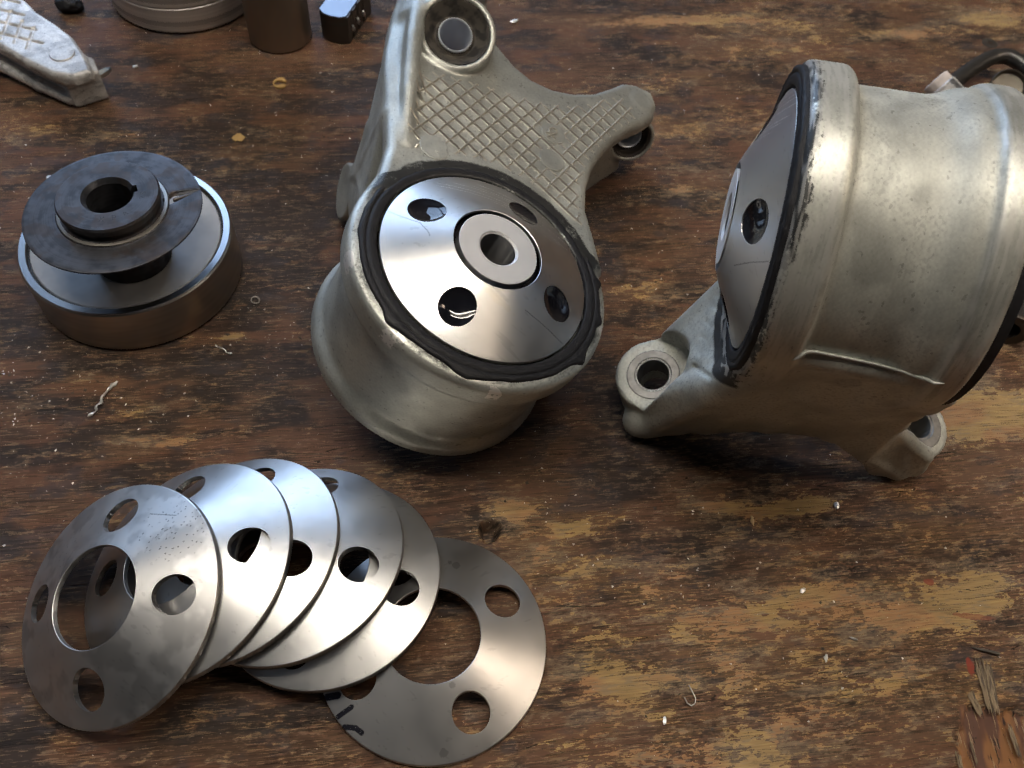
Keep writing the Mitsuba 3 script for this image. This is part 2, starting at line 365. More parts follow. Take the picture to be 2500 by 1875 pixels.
def casting_color(M, tone, grime, bare=()):
    def f(p, n, uv):
        x, y, z = to_local(p, M); r = dr.sqrt(x * x + y * y)
        m = fbm(x * .05, y * .05, z * .05, octaves=3)
        c = mix([t * .80 for t in tone], [t * 1.18 for t in tone], smoothstep(.3, .7, m))
        c = c * (.86 + .28 * cast_grain(x, y, z))
        c = c * (1 - .30 * smoothstep(.70, .80, fbm(x * .55, y * .55, z * .55 + 7, octaves=3)))
        # black rubber squeezed over the lip: ragged, denser next to the rubber
        q = .62 * fbm(x * .16, y * .16, z * .2, octaves=3) + .38 * fbm(x * 1.1, y * 1.1, z * 1.1, octaves=3)
        reach = grime[0] + grime[1] * (q - .5)
        lim = mi.Float(60.0) - smoothstep(22, 30, y) * (60 - 53.8 - 3.0 * (q - .5))
        sm = smoothstep(-1.1, .9, z - reach) * smoothstep(.18, .42, fbm(x * 1.9, y * 1.9, z * 1.9 + 5, octaves=2) + .35 * smoothstep(0, 2.5, z - reach)) * (1 - smoothstep(lim - .8, lim + .6, r))
        c = mix(c, (.014, .014, .015), sm * .95)
        for a, b, ra, rb in bare:
            e = dr.sqrt(dr.square((x - a) / ra) + dr.square((y - b) / rb)) + .9 * (fbm(x * .55, y * .55, z * .55, octaves=4) - .5)
            hole = smoothstep(.60, .66, fbm(x * .8, y * .8, z * .8 + 3, octaves=2))
            c = mix(c, (.66, .64, .60), (1 - smoothstep(.85, 1.0, e)) * (1 - hole) * smoothstep(-9, -7, z))
        return c
    return f

def casting_bump(M):
    def f(p, n, uv):
        x, y, z = to_local(p, M)
        return 1.1 * fbm(x * 2.0, y * 2.0, z * 2.0, octaves=2) + .8 * fbm(x * .35, y * .35, z * .35, octaves=2)
    return f
pbr('cast_alloy', casting_color(M1, (.415, .423, .385), (-1.1, 5.0), ((-53.4, -20, 2.6, 5.0), (-31, -46.3, 5.0, 2.6), (12, -55, 3, 1.6), (55, -9, 1.6, 2.6))), lambda p, n, uv: .40 + .14 * fbm(p.x * 300, p.y * 300, p.z * 300, octaves=2), .66, .5, casting_bump(M1), .000035, 1.2e-4)

def worn_casting(p, n, uv):
    x, y, z = to_local(p, M2)
    c = casting_color(M2, (.44, .445, .398), (-4.0, 13.0))(p, n, uv)
    a = dr.atan2(y, x); r = dr.sqrt(x * x + y * y)
    brush = fbm(a * 6, z * 1.2, 3., octaves=2)
    lip = dr.maximum(smoothstep(-17.4, -16.4, z), smoothstep(-56, -57, z)) * smoothstep(51.5, 53.0, r) * (1 - smoothstep(55.5, 56.5, r))
    c = c * (1 - .16 * smoothstep(.50, .66, fbm(x * .9, y * .9, z * .9, octaves=3)) * smoothstep(.46, .60, fbm(x * .05, y * .05, z * .05, octaves=2)))
    c = mix(c, (.50, .49, .455), lip * .55 * smoothstep(.35, .6, brush))
    st = fbm(a * 3, z * .08, 2., octaves=3)
    return c * (1 - .22 * smoothstep(.52, .7, st) * (1 - smoothstep(55.5, 57, r)))
def worn_rough(p, n, uv):
    x, y, z = to_local(p, M2)
    lip = dr.maximum(smoothstep(-17.4, -16.4, z), smoothstep(-56, -57, z)) * smoothstep(51.5, 53.0, dr.sqrt(x * x + y * y)) * (1 - smoothstep(55.5, 56.5, dr.sqrt(x * x + y * y)))
    return .52 - .16 * lip + .14 * fbm(p.x * 200, p.y * 200, p.z * 200, octaves=2)
pbr('worn_alloy', worn_casting, worn_rough, .48, .4, casting_bump(M2), .000035, 1.2e-4)
MW = np.eye(4); MW[:3, 3] = [-262, 384, -60]
pbr('rib_alloy', lambda p, n, uv: mi.Color3f(.54, .515, .45) * (.8 + .4 * fbm(p.x * 500, p.y * 500, p.z * 500, octaves=3)), .36, .75)
def bright_worn(p, n, uv):
    c = casting_color(MW, (.56, .55, .53), (900, 1.0))(p, n, uv)
    x, y, z = p.x * 1000, p.y * 1000, p.z * 1000
    return c * (1 - .38 * smoothstep(.45, .66, fbm(x * .16, y * .16, z * .3, octaves=4))) * (.82 + .36 * fbm(x * 1.1, y * 1.1, z, octaves=2))
pbr('bright_alloy', bright_worn, .48, .25, .5, casting_bump(MW), .00005, 1.2e-4)
pbr('dirty_alloy', casting_color(MW, (.20, .185, .165), (900, 1.0)), .55, .5, .5, casting_bump(MW), .00012, 2e-4)
pbr('rubber', lambda p, n, uv: mi.Color3f(.009, .009, .0105) * (.7 + .6 * fbm(p.x * 700, p.y * 700, p.z * 700, octaves=3)), lambda p, n, uv: .46 + .25 * fbm(p.x * 500, p.y * 500, p.z * 500, octaves=2), 0., .22,
    lambda p, n, uv: fbm(p.x * 900, p.y * 900, p.z * 900, octaves=3), .00018, 1e-4)
pbr('wet_rubber', (.005, .005, .007), .05, 0., .45, lambda p, n, uv: noise(p.x * 240, p.y * 240, p.z * 240), .00022, 3e-4)
pbr('flash_metal', (.72, .70, .66), .5, .3, bump=lambda p, n, uv: fbm(p.x * 1200, p.y * 1200, p.z * 1200, octaves=2), bscale=.0002)
pbr('race_steel', (.56, .58, .60), .24, 1.0, bump=lambda p, n, uv: fbm(uv.x * 4, uv.y * 4, 0., octaves=2), bscale=.000012, beps=5e-5)
pbr('bore_steel', (.62, .66, .72), .42, .55)
pbr('race_side', lambda p, n, uv: mi.Color3f(.42, .385, .35) * (.85 + .3 * fbm(p.x * 60, p.y * 60, p.z * 500, octaves=3)), .34, 1.0)
pbr('seal_grey', lambda p, n, uv: mi.Color3f(.31, .308, .305) * (.86 + .28 * fbm(p.x * 160, p.y * 160, 3., octaves=4)), .6, .15, .5, lambda p, n, uv: noise(p.x * 2500, p.y * 2500, 1.), .00003, 1e-4)

def blued(p, n, uv):
    x, y, z = p.x * 1000, p.y * 1000, p.z * 1000
    a = fbm(x * .22, y * .22, z * .2, octaves=4)
    rr = dr.sqrt(dr.square(x + 184.7) + dr.square(y - 260.6))
    ring = noise(rr * 2.4, 3.0, z)
    c = mix((.028, .029, .033), (.058, .059, .066), smoothstep(.3, .68, .88 * a + .12 * ring))
    return mix(c, (.045, .031, .024), smoothstep(.56, .68, fbm(x * .16, y * .16, 9., octaves=3)) * .55)
pbr('blued_steel', blued, lambda p, n, uv: .40 + .2 * fbm(p.x * 250, p.y * 250, p.z * 250, octaves=3), .75, .5, lambda p, n, uv: fbm(p.x * 900, p.y * 900, p.z * 900, octaves=2), .00007, 1e-4)
pbr('grimy_insert', lambda p, n, uv: mix((.018, .016, .014), (.060, .052, .042), smoothstep(.35, .65, fbm(p.x * 260, p.y * 260, p.z * 260, octaves=4))), .6, .35)
pbr('dark_steel', (.05, .042, .036), .42, .6, bump=lambda p, n, uv: fbm(p.x * 300, p.y * 300, p.z * 300, octaves=2), bscale=.00006)
pbr('bare_edge', (.22, .205, .185), .42, 1.0)
pbr('black_pit', (.006, .006, .006), .6)
pbr('turned_steel', lambda p, n, uv: mi.Color3f(.58, .54, .50) * (.72 + .45 * fbm(3., p.x * 6, p.z * 900, octaves=3)) * (1 - .35 * smoothstep(.62, .72, noise(p.x * 4, 2., p.z * 420))), .45, .5, bump=lambda p, n, uv: noise(1., 1., p.z * 3200), bscale=.00008, beps=8e-5)
pbr('oiled_steel', lambda p, n, uv: mi.Color3f(.24, .195, .155) * (.8 + .4 * fbm(p.x * 90, p.y * 90, p.z * 25, octaves=3)), .40, .85)
pbr('blue_steel_block', (.20, .215, .245), .42, 1.0, bump=lambda p, n, uv: fbm(p.x * 300, p.y * 300, p.z * 300, octaves=2), bscale=.00004)
pbr('shaving_metal', (.66, .65, .62), .28, .85, bump=lambda p, n, uv: fbm(p.x * 1500, p.y * 1500, p.z * 1500, octaves=2), bscale=.0002)
pbr('chip_metal', (.70, .69, .66), .34, .6)
pbr('dull_wire', (.16, .145, .13), .35, .9)
pbr('crumb', (.05, .036, .026), .8)
pbr('zinc', (.52, .58, .62), .26, 1.0)
pbr('tan_flake', (.40, .25, .09), .7, bump=lambda p, n, uv: fbm(p.x * 1200, p.y * 1200, 1., octaves=2), bscale=.0002)
pbr('pale_wood', (.46, .34, .19), .75)
pbr('splinter_wood', lambda p, n, uv: mix((.075, .055, .036), (.21, .155, .095), smoothstep(.35, .65, fbm(p.x * 900, p.y * 160, p.z * 900, octaves=3))), .75, bump=lambda p, n, uv: fbm(p.x * 1800, p.y * 250, p.z * 900, octaves=2), bscale=.0003)
pbr('ink', (.02, .02, .024), .6)
pbr('black_paint', (.016, .015, .014), .36, 0., .6)
pbr('plaster', (.30, .285, .265), .9)
pbr('lamp_metal', (.6, .6, .58), .5)
pbr('frame_paint', (.3, .3, .3), .6)

# ------------------------------------------------------------------ light sources
def emitter(key, mesh, rad):
    v, f, n = meshkit.arrays(mesh, False)
    scene[key] = {'type': 'ply', 'filename': meshkit.write_ply((v, f)), 'face_normals': True, 'bsdf': {'type': 'ref', 'id': 'lamp_metal'}, 'emitter': {'type': 'area', 'radiance': rgb(*rad)}}

def bx(lo, hi):
    lo, hi = np.array(lo, float), np.array(hi, float)
    m = trimesh.creation.box(hi - lo); m.apply_translation((lo + hi) / 2); return m

def shop_light(x0, x1, y, z, rad, label):
    k = thing('shop_light', label, 'lamp', 'tube lamps over the bench')
    put(k + '__housing', bx((x0 * 1000 - 30, y * 1000 - 140, z * 1000 + 25), (x1 * 1000 + 30, y * 1000 + 140, z * 1000 + 75)), 'lamp_metal', smooth=False, exact=True)
    for i, dy in enumerate((-.095, .095)):
        m = trimesh.creation.cylinder(.0165, x1 - x0, sections=16); m.apply_transform(trimesh.transformations.rotation_matrix(math.pi / 2, [0, 1, 0])); m.apply_translation([(x0 + x1) / 2, y + dy, z])
        emitter(f'{k}__tube' + ('' if i == 0 else '_001'), m, rad)
shop_light(-.62, .58, .25, 1.30, LAMP_A, 'white tube lamp hanging over the bench, left one of the pair')
shop_light(.95, 2.15, .16, 1.30, LAMP_B, 'warm tube lamp hanging over the bench, right one of the pair')

# open doorway with daylight, behind the bench on the left
WX0, WX1, WZ0, WZ1, WY = -1.75, -.32, .35, 1.75, 1.95
dk = thing('window', 'large daylit window in the wall behind the bench', 'window')
for i, (a, b) in enumerate(((WX0, -1.02), (-.96, WX1))):
    emitter(f'{dk}__pane' + ('' if i == 0 else '_001'), trimesh.Trimesh([[a, WY + .03, WZ0], [b, WY + .03, WZ0], [b, WY + .03, WZ1], [a, WY + .03, WZ1]], [[0, 1, 2], [0, 2, 3]]), WINDOW)
put(dk + '__mullion', bx((-1020, WY * 1000 - 20, WZ0 * 1000), (-960, WY * 1000 + 25, WZ1 * 1000)), 'frame_paint', smooth=False, exact=True)
wl = []
for lo, hi in (((-3, WY, -.9), (WX0, WY + .1, 2.1)), ((WX1, WY, -.9), (3, WY + .1, 2.1)), ((WX0, WY, -.9), (WX1, WY + .1, WZ0)), ((WX0, WY, WZ1), (WX1, WY + .1, 2.1))):
    wl.append(bx(np.array(lo) * 1000, np.array(hi) * 1000))
k = put('wall', trimesh.util.concatenate(wl), 'plaster', smooth=False, uv=None); labels[k] = {'label': 'plain workshop wall around the window behind the bench', 'category': 'wall'}
k = put('wall', bx((-2450, -2400, -900), (-2350, 1940, 2090)), 'plaster', smooth=False, uv=None); labels[k] = {'label': 'plain workshop side wall left of the bench', 'category': 'wall'}
k = put('ceiling', bx((-3000, -2500, 2100), (3000, 2100, 2150)), 'plaster', smooth=False, uv=None); labels[k] = {'label': 'workshop ceiling above the bench', 'kind': 'structure'}

# ------------------------------------------------------------------ bench top
def bench_height(x, y):
    P = np.stack([x * .02, y * .05, 0 * x], -1)
    u, v = x * GC + y * GS, -x * GS + y * GC
    z = .35 * (meshkit.fbm(P, 3, 5) - .5) + .22 * (meshkit.fbm(np.stack([u / 14, v / 2.2, 0 * u], -1), 3, 8) - .5)
    q = np.hypot((x + 2.5) / 1.0, (y - 153.6) / 1.15) + 1.5 * (meshkit.noise(np.stack([x / 2, y / 2, 0 * x], -1), 3) - .5)
    z -= 9.0 * np.clip((4.6 - q) / 1.6, 0, 1) ** 1.0
    z += .35 * np.exp(-((q - 5.4) / 1.2) ** 2)
    e = 4.2 * (meshkit.fbm(np.stack([x / 4, y / 4, 0 * x], -1), 4, 11) - .5)
    gm = np.clip((x - 185.5 - (y - 78) * .30 + 2 * e + .4), 0, 1) * np.clip(101.5 - y + 2.2 * e + .4, 0, 1)
    z -= gm * (1.7 + .9 * (meshkit.fbm(np.stack([x / 2.5, y / 9, 0 * x], -1), 3, 4) - .5))
    q2 = np.hypot(x - 302.3, y - 559.5); z -= .5 * np.clip((6.5 - q2) / 1.0, 0, 1)
    for (ax, ay), (bx_, by), dep, wd in (((154.6, 159.8), (156.0, 149.6), 1.0, .45), ((156, 149.6), (160, 149.8), .5, .35), ((59.6, 112.1), (126.1, 130.0), .45, .3), ((181.8, 178.7), (208.5, 183), .6, .35), ((190, 84), (193, 112), .7, .6), ((212, 82), (206, 112), 1.2, .7)):
        ex, ey = bx_ - ax, by - ay; t = np.clip(((x - ax) * ex + (y - ay) * ey) / (ex * ex + ey * ey), 0, 1)
        d = np.hypot(x - ax - ex * t, y - ay - ey * t) + .5 * (meshkit.noise(np.stack([x / 1.5, y / 1.5, 0 * x], -1), 9) - .5)
        z -= dep * np.clip(1 - d / (wd * 2), 0, 1) * (meshkit.noise(np.stack([x / 4, y / 4, 0 * x], -1), 19) > .3)
    return z

gx = np.concatenate([np.linspace(-900, -375, 12)[:-1], np.arange(-375, 360, .9), np.linspace(360, 1100, 14)])
gy = np.concatenate([np.linspace(-260, 28, 10)[:-1], np.arange(28, 640, .9), np.linspace(640, 900, 8)])
X, Y = np.meshgrid(gx, gy, indexing='ij'); nx, ny = X.shape
Z = bench_height(X, Y) - .25
i, j = np.meshgrid(np.arange(nx - 1), np.arange(ny - 1), indexing='ij'); o = i * ny + j
q = np.stack([o, o + ny, o + ny + 1, o + 1], -1).reshape(-1, 4)
bench = trimesh.Trimesh(np.stack([X, Y, Z], -1).reshape(-1, 3), np.vstack([q[:, [0, 1, 2]], q[:, [0, 2, 3]]]), process=False)
put('workbench_top', bench, 'bench_wood', smooth=True, uv=None, exact=True)
labels['workbench_top'] = {'label': 'dark stained wooden workbench top with worn yellow patches', 'kind': 'structure'}

rng = np.random.default_rng(11)
def slab(pts, h, rot=0, seed=0):
    """Ragged flat splinter: polygon with a rough upper side."""
    p = Polygon(pts).buffer(0); m = trimesh.creation.extrude_polygon(p, h, engine='earcut').subdivide().subdivide()
    v = np.array(m.vertices); v += .35 * (meshkit.noise(v * .9, seed)[:, None] - .5) * [1, 1, 1.2]
    m.vertices = v; return m
def fibres(a, b, width, n, seed, lift):
    """A torn strip of wood: n thin fibres side by side with ragged ends."""
    r = np.random.default_rng(seed); a, b = np.array(a, float), np.array(b, float); e = (b - a) / np.linalg.norm(b - a); sd = np.array([-e[1], e[0]]); L = np.linalg.norm(b - a); parts = []
    for k in range(n):
        o = ((k + .5) / n - .5) * width; t0, t1 = r.uniform(-.02, .12), 1 - r.uniform(0, .22); m = 9
        t = np.linspace(t0, t1, m); c = a + e * (t * L)[:, None] + sd * (o * (.65 + .35 * t) + .25 * (meshkit.noise(np.stack([t * 4, 0 * t + k, 0 * t], -1), seed) - .5))[:, None]
        z = -.1 + lift * r.uniform(.3, 1.0) * (1 - .5 * t) + .3 * (meshkit.noise(np.stack([t * 6, 0 * t, 0 * t + k], -1), seed) - .5)
        w = width / n * r.uniform(.45, .8); rad = np.full(m, w); rad[0] = rad[-1] = w * .25
        parts.append(sweep(np.column_stack([c, z]), rad, 6))
    return trimesh.util.concatenate(parts)
for sd_, (a, b, w, n, lift) in enumerate((((204.6, 99.5), (204.2, 123.5), 7.5, 13, .9), ((199.6, 98.5), (196.3, 108.5), 3.2, 6, .5), ((211.6, 84), (209.6, 99), 2.2, 4, .3), ((194.0, 80), (192.8, 90), 1.4, 3, .2), ((187.3, 77), (187.0, 85), 2.0, 4, .4))):
    put('workbench_top__splinter', fibres(a, b, w, n, 30 + sd_, lift), 'splinter_wood', None, smooth=40, uv=None)
# countersunk screw head
M = axes([302.3, 559.5, -.75], (0, 0, 1)); sc = lathe([(0, -2), (5.6, -2), (5.6, .15), (4.9, .4), (0, .5)], 40)
for a in (0, 90): sc -= m3.Manifold.cube([5, .9, 1.0], True).rotate([0, 0, a + 20]).translate([0, 0, .35])
k = put('screw', tm(sc), 'dull_wire', M); labels[k] = {'label': 'dark cross-head screw sunk into the bench near the far right', 'category': 'screw'}

# ------------------------------------------------------------------ dished washers
def dished(hh, rim, rh, t, rho, rhole, seg=240):
    s = hh / (rim - rh)
    top = lambda r: hh - (r - rh) * s
    prof = [(rh, top(rh) - .25), (rh + .25, top(rh + .25)), (rim - .3, top(rim - .3)), (rim, top(rim) - .25), (rim, top(rim) - t + .1), (rim - .2, top(rim) - t), (rh + .2, top(rh) - t), (rh, top(rh) - t + .2)]
    m = lathe(prof, seg)
    for k in range(4):
        a = math.pi / 2 * k
        m -= cyl(rhole, 60, -30, 72).translate([rho * math.cos(a), rho * math.sin(a), 0])
    return m
WASH = dished(11.2, 45.0, 18.7, 2.5, 31.5, 7.2)
CAM = np.array([0, 0, 343.84])
POSE = [([-140.429, 100.256, 15.584], (.215, -.405), .063, .0215, 'pitted_steel', 'dished steel washer on top of the fanned pile, pitted and leaning furthest left'),
        ([-118.333, 116.023, 17.445], (.020, -.385), .177, .012, 'brushed_steel', 'second dished washer from the left, bluish at its upper edge, under the topmost one'),
        ([-103.019, 123.455, 16.548], (-.069, -.331), -.160, .0095, 'brushed_steel', 'third dished washer from the left in the fanned pile, mostly hidden'),
        ([-79.137, 125.537, 14.337], (-.152, -.246), -.183, .0048, 'brushed_steel', 'fourth dished washer from the left in the fanned pile'),
        ([-64.74, 121.584, 7.822], (-.078, -.138), -.143, .0075, 'brushed_steel', 'fifth dished washer from the left, leaning on the flat one with ink strokes'),
        ([-19.45, 102.0, 3.05], (.0, -.006), .621, .0, 'marked_steel', 'lowest dished steel washer lying flat on the bench with three black ink strokes')]
for c, tilt, sp, pull, mat, lab in POSE:
    c = CAM + (np.array(c) - CAM) * (1 - pull)
    k = put('dished_washer', tm(WASH), mat, frame(c, [tilt[0], tilt[1], 0], sp), smooth=35)
    labels[k] = {'label': lab, 'category': 'washer', 'group': 'fanned pile of dished washers'}

# ------------------------------------------------------------------ ball bearing with the blued flange bushing on it
B = np.eye(4); B[:3, 3] = [-192.7, 272.5, 0]
kb = thing('ball_bearing', 'large sealed steel bearing lying on the bench at the left under a dark flange bushing', 'bearing')
put(kb + '__outer_ring', tm(lathe([(45.2, 1), (46.4, .3), (47.6, .2), (49.2, 1.6), (49.2, 26.2), (48.5, 27.0), (45.2, 27.0)], 240)), 'race_side', B, uv='rz', exact=True)
put(kb + '__ring_face', tm(lathe([(45.2, 26.8), (48.62, 26.8), (48.55, 27.15), (48.3, 27.4), (45.4, 27.4), (45.2, 27.2)], 240)), 'race_steel', B, smooth=40, exact=True)
put(kb + '__seal', tm(lathe([(14, 4), (43.9, 4), (43.9, 25.6), (43.5, 26.2), (36, 26.5), (26, 26.2), (18, 26.8), (14, 26.9)], 200)), 'seal_grey', B, exact=True)
put(kb + '__seal_groove', tm(lathe([(43.9, 3), (45.2, 3), (45.2, 24.2), (43.9, 24.2)], 200)), 'black_pit', B, exact=True)
kf = thing('flange_bushing', 'blued steel flange bushing with keyed bore standing on the ball bearing', 'bushing')
FB = frame([-184.7, 260.6, 27], [-.01, -.01, 0])
fb = lathe([(9.6, 0.2), (17.1, 0), (17.1, 27.3), (18.5, 29.2), (37.8, 29.6), (38.2, 29.9), (38.1, 30.5), (36.5, 30.9), (24.2, 30.9), (23.6, 31.5), (22.6, 31.6), (20.7, 31.9), (20.5, 33.0), (21.6, 35.0), (22.0, 37.9), (21.4, 38.9), (11.2, 38.9), (9.6, 36.6)], 200)
fb -= m3.Manifold.cube([6, 4.2, 60], True).rotate([0, 0, 28]).translate([9.6 * math.cos(.49), 9.6 * math.sin(.49), 20])
gash = m3.Manifold.batch_hull([m3.Manifold.sphere(r, 12).translate([x, y, z]) for x, y, z, r in ((22.5, 8, 31.5, 2.6), (23.5, 13.0, 31.2, 1.6), (34, 17.5, 31.1, .5), (23, 10, 29.8, 1.5))])
fb -= gash
put(kf + '__body', tm(fb), 'blued_steel', FB, smooth=28, exact=True)
m = trimesh.Trimesh(*(lambda t: (np.array(t.vertices), np.array(t.faces)))(tm(m3.Manifold.batch_hull([m3.Manifold.sphere(1.0, 12).translate(p) for p in ([24, 10.5, 29.2], [31, 14.5, 29.6])])).subdivide()))
m.vertices += .7 * (meshkit.noise(m.vertices * 1.3, 4)[:, None] - .5); put(kf + '__torn_metal', m, 'dark_steel', FB, smooth=False, exact=True)
put(kf + '__worn_fillet', tm(lathe([(22.2, 31.3), (24.1, 30.85), (23.6, 31.62), (22.8, 31.75), (22.2, 31.8)], 160)), 'bare_edge', FB, uv='rz', exact=True)
for ch, ang, h in (('X', -80, 2.6), ('P', -60, 2.6), ('A', -42, 2.4), ('5', 12, 2.2), ('7', 2, 2.2)):
    t = meshkit.text_mesh(ch, h, .08); t.apply_translation([-h * .35, 0, 0]); a = math.radians(ang)
    t.apply_transform(trimesh.transformations.rotation_matrix(a + math.pi / 2, [0, 0, 1])); t.apply_translation([16.2 * math.cos(a), 16.2 * math.sin(a), 38.88])
    put(kf + '__stamped_letter', t, 'ink', FB, smooth=False)

# ------------------------------------------------------------------ shared insert of an engine mount
def rubber_ring(r0, outer, seed, lumps):
    ns = 360; th = np.arange(ns) * 2 * np.pi / ns
    n1 = meshkit.fbm(np.stack([np.cos(th) * 4, np.sin(th) * 4, 0 * th + seed], -1), 4, seed)
    ro = outer + 2.0 * (n1 - .5)
    for a, w, d in lumps: ro = ro + d * np.exp(-(((th - a + np.pi) % (2 * np.pi) - np.pi) / w) ** 2)
    fixed = [(45.1, -3.2), (45.3, -2.4), (45.7, -.3), (46.3, .25), (48.2, .4), (49.4, .2), (49.7, -.4), (50.1, -.35), (50.4, .1)]
    prof = [(r, z, 0) for r, z in fixed] + [(t, z, 1) for t, z in ((.35, .15), (.7, -.05), (.9, -.5), (1.0, -1.8))]
    rings = []
    for t, z, free in prof:
        r = 50.4 + (ro - 50.4) * t if free else t + .25 * (meshkit.fbm(np.stack([np.cos(th) * 14, np.sin(th) * 14, 0 * th + t], -1), 2, seed + 5) - .5)
        amp = .75 if free else .28
        zz = z + amp * (meshkit.fbm(np.stack([np.cos(th) * r * .3, np.sin(th) * r * .3, 0 * th + t], -1), 3, seed + 2) - .5) - .18 * np.maximum(r - 51, 0)
        rings.append(np.stack([r * np.cos(th), r * np.sin(th), zz], -1))
    return ringed(np.array(rings))
def mount_insert(k, M, Ms, seed, lumps, outer):
    put(k + '__rubber_ring', rubber_ring(45.05, outer, seed, lumps), 'rubber', M, smooth=True, exact=True)
    put(k + '__end_cap', tm(dished(11.4, 44.7, 18.75, 1.9, 31.6, 7.2)), 'cap_steel', Ms, smooth=35, exact=True)
    fill = lathe([(8.0, -6), (44.5, -6), (44.5, -3.4), (19.0, 7.2), (18.3, 7.4), (8.0, 7.4)], 160)
    v = tm(fill); put(k + '__inner_rubber', v, 'wet_rubber', M, smooth=30, exact=True)
    for q in range(4):
        a = math.pi / 2 * q; rr = 31.6; zc = 11.4 * (44.7 - rr) / 25.95; nrm = np.array([math.cos(a) * .40, math.sin(a) * .40, .917])
        pr = [(r, -1.75 + 1.35 * (r / 7.6) ** 3) for r in np.linspace(0, 7.6, 14)]
        bowl = lathe([(0, -4)] + [(7.6, -4)] + pr[::-1], 48)
        put(k + '__hole_rubber', tm(bowl), 'wet_rubber', Ms @ axes([rr * math.cos(a), rr * math.sin(a), zc], nrm), smooth=40)
    sl = lathe([(7.5, -40), (16.7, -6), (16.7, 11.5), (16.5, 11.7), (8.4, 11.7), (7.5, 10.8)], 120)
    put(k + '__centre_sleeve', tm(sl), 'sleeve_steel', M, smooth=30, exact=True)
    put(k + '__bore_bottom', tm(cyl(8.2, 1.0, -30)), 'oiled_steel', M, exact=True)

def barrel_d(P, M, lipz, waist, end, rl, rw, rb, k=6, kr=3.6, kb=5):
    c = M[:3, 3]; a = M[:3, 2]
    d = cyl_d(P, c, a, rw, end + 1, -3, 2)
    d = smin(d, cyl_d(P, c, a, rl, lipz, -1.6, 3.2), k)
    return smin(d, cyl_d(P, c, a, rb, end, waist, kr), kb)

# ------------------------------------------------------------------ engine mount in the middle
k1 = thing('engine_mount', 'grey cast alloy engine mount in the middle of the bench, cap facing up', 'engine mount', 'engine mounts on the bench')
F = Field([-95, -62, -116], [108, 182, 24], 1.0); P = F.P; I4 = np.eye(4)
d = barrel_d(P, I4, -15, -57, -66.6, 56.6, 52.0, 55.2, 5)
plate = [(-52, 16), (-50.6, 28), (-50.2, 43), (-53.2, 60), (-56.8, 75), (-59.4, 86), (-61, 97), (-62.3, 120), (-62, 172), (-22, 172), (-15, 152), (-11, 138), (0, 128.5), (9, 124.6), (20, 124.6), (31, 128.6), (43, 136.5), (53.5, 148), (59, 155), (66, 158.5), (77.5, 158.5), (80.8, 149.5), (79.2, 139),
         (73.5, 130.6), (65, 121), (57, 109), (50, 95), (45.5, 82), (43.2, 68), (43.6, 54), (48.5, 40), (54, 22)]
d = smin(d, prism_d(poly_d(P[0], P[1], plate), P[2], -11, 0, 4.2), 2.5)
inner = [(-44, 24), (-45, 50), (-53, 92), (-56, 160), (-16, 160), (-14, 132), (6, 118), (22, 112), (36, 105), (38, 70), (40, 40), (44, 24)]
d = smin(d, prism_d(poly_d(P[0], P[1], inner), P[2], -24, -4, 4), 3)
# arm one: block behind the boss, wall and ridge along the left edge
d = smin(d, tri_d(P, (-50, 128, -6), (-29, 142, -8), (-38, 168, -4), 6), 5)
d = smin(d, tri_d(P, (-55, 124, 2), (-55, 160, 5), (-22, 168, 6), 5), 5)
ridge = np.minimum(seg_d(P, (-42.8, 49, -2.6), (-47.5, 76, 2.6), 3.0, 3.5), seg_d(P, (-47.5, 76, 2.6), (-51.5, 106, 6), 3.5, 4.0))
ridge = np.minimum(ridge, seg_d(P, (-51.5, 106, 6), (-54, 150, 8), 4.0, 5))
d = smin(d, ridge, 3)
d = smin(d, tri_d(P, (-48.5, 62, -5.5), (-56.5, 150, 1.5), (-53, 100, 0), 3.2), 3); d = smin(d, tri_d(P, (-48.5, 62, -5.5), (-56.5, 150, 1.5), (-58.5, 128, -3), 3.2), 3)
for a, b, c in (((-57.5, 116, -6), (-51, 66, -6), (-50, 80, -58)), ((-57.5, 122, -6), (-56.5, 145, -6), (-54, 108, -20)), ((-51, 66, -6), (-49.5, 82, -60), (-46, 46, -40)), ((-50.5, 88, -58), (-49, 98, -88), (-46, 74, -80)), ((-49.5, 82, -60), (-45, 72, -80), (-46, 46, -40)), ((-53, 92, -40), (-50.5, 80, -60), (-50, 102, -84))):
    d = smin(d, tri_d(P, a, b, c, 4), 2)
d = smin(d, cyl_d(P, (-49, 97, -91.5), (-.965, -.26, .0), 15.0, -22, 5.6, .8), 2)
# boss one
AX1 = np.array([-.07, -.49, .87]); AX1 /= np.linalg.norm(AX1); C1 = np.array([-33.9, 118.2, 10.0])
d = smin(d, cyl_d(P, C1, AX1, 18.6, -18, 0, 1.6), 2.5)
# arm two: tip, eye and foot below
AX2 = np.array([.16, -.93, .28]); AX2 /= np.linalg.norm(AX2); C2 = np.array([82.4, 152.5, -29.5])
d = smin(d, seg_d(P, (72, 151, -10), (80, 168, -28), 7, 9), 4)
d = smin(d, cyl_d(P, C2, AX2, 13.4, -26, 0, 1.2), 3)
d = smin(d, tri_d(P, (46, 104, -18), (66, 150, -26), (66, 136, -57), 4), 4)
d = smin(d, tri_d(P, (68, 152, -26), (66, 134, -58), (83, 155, -52), 4.2), 4)
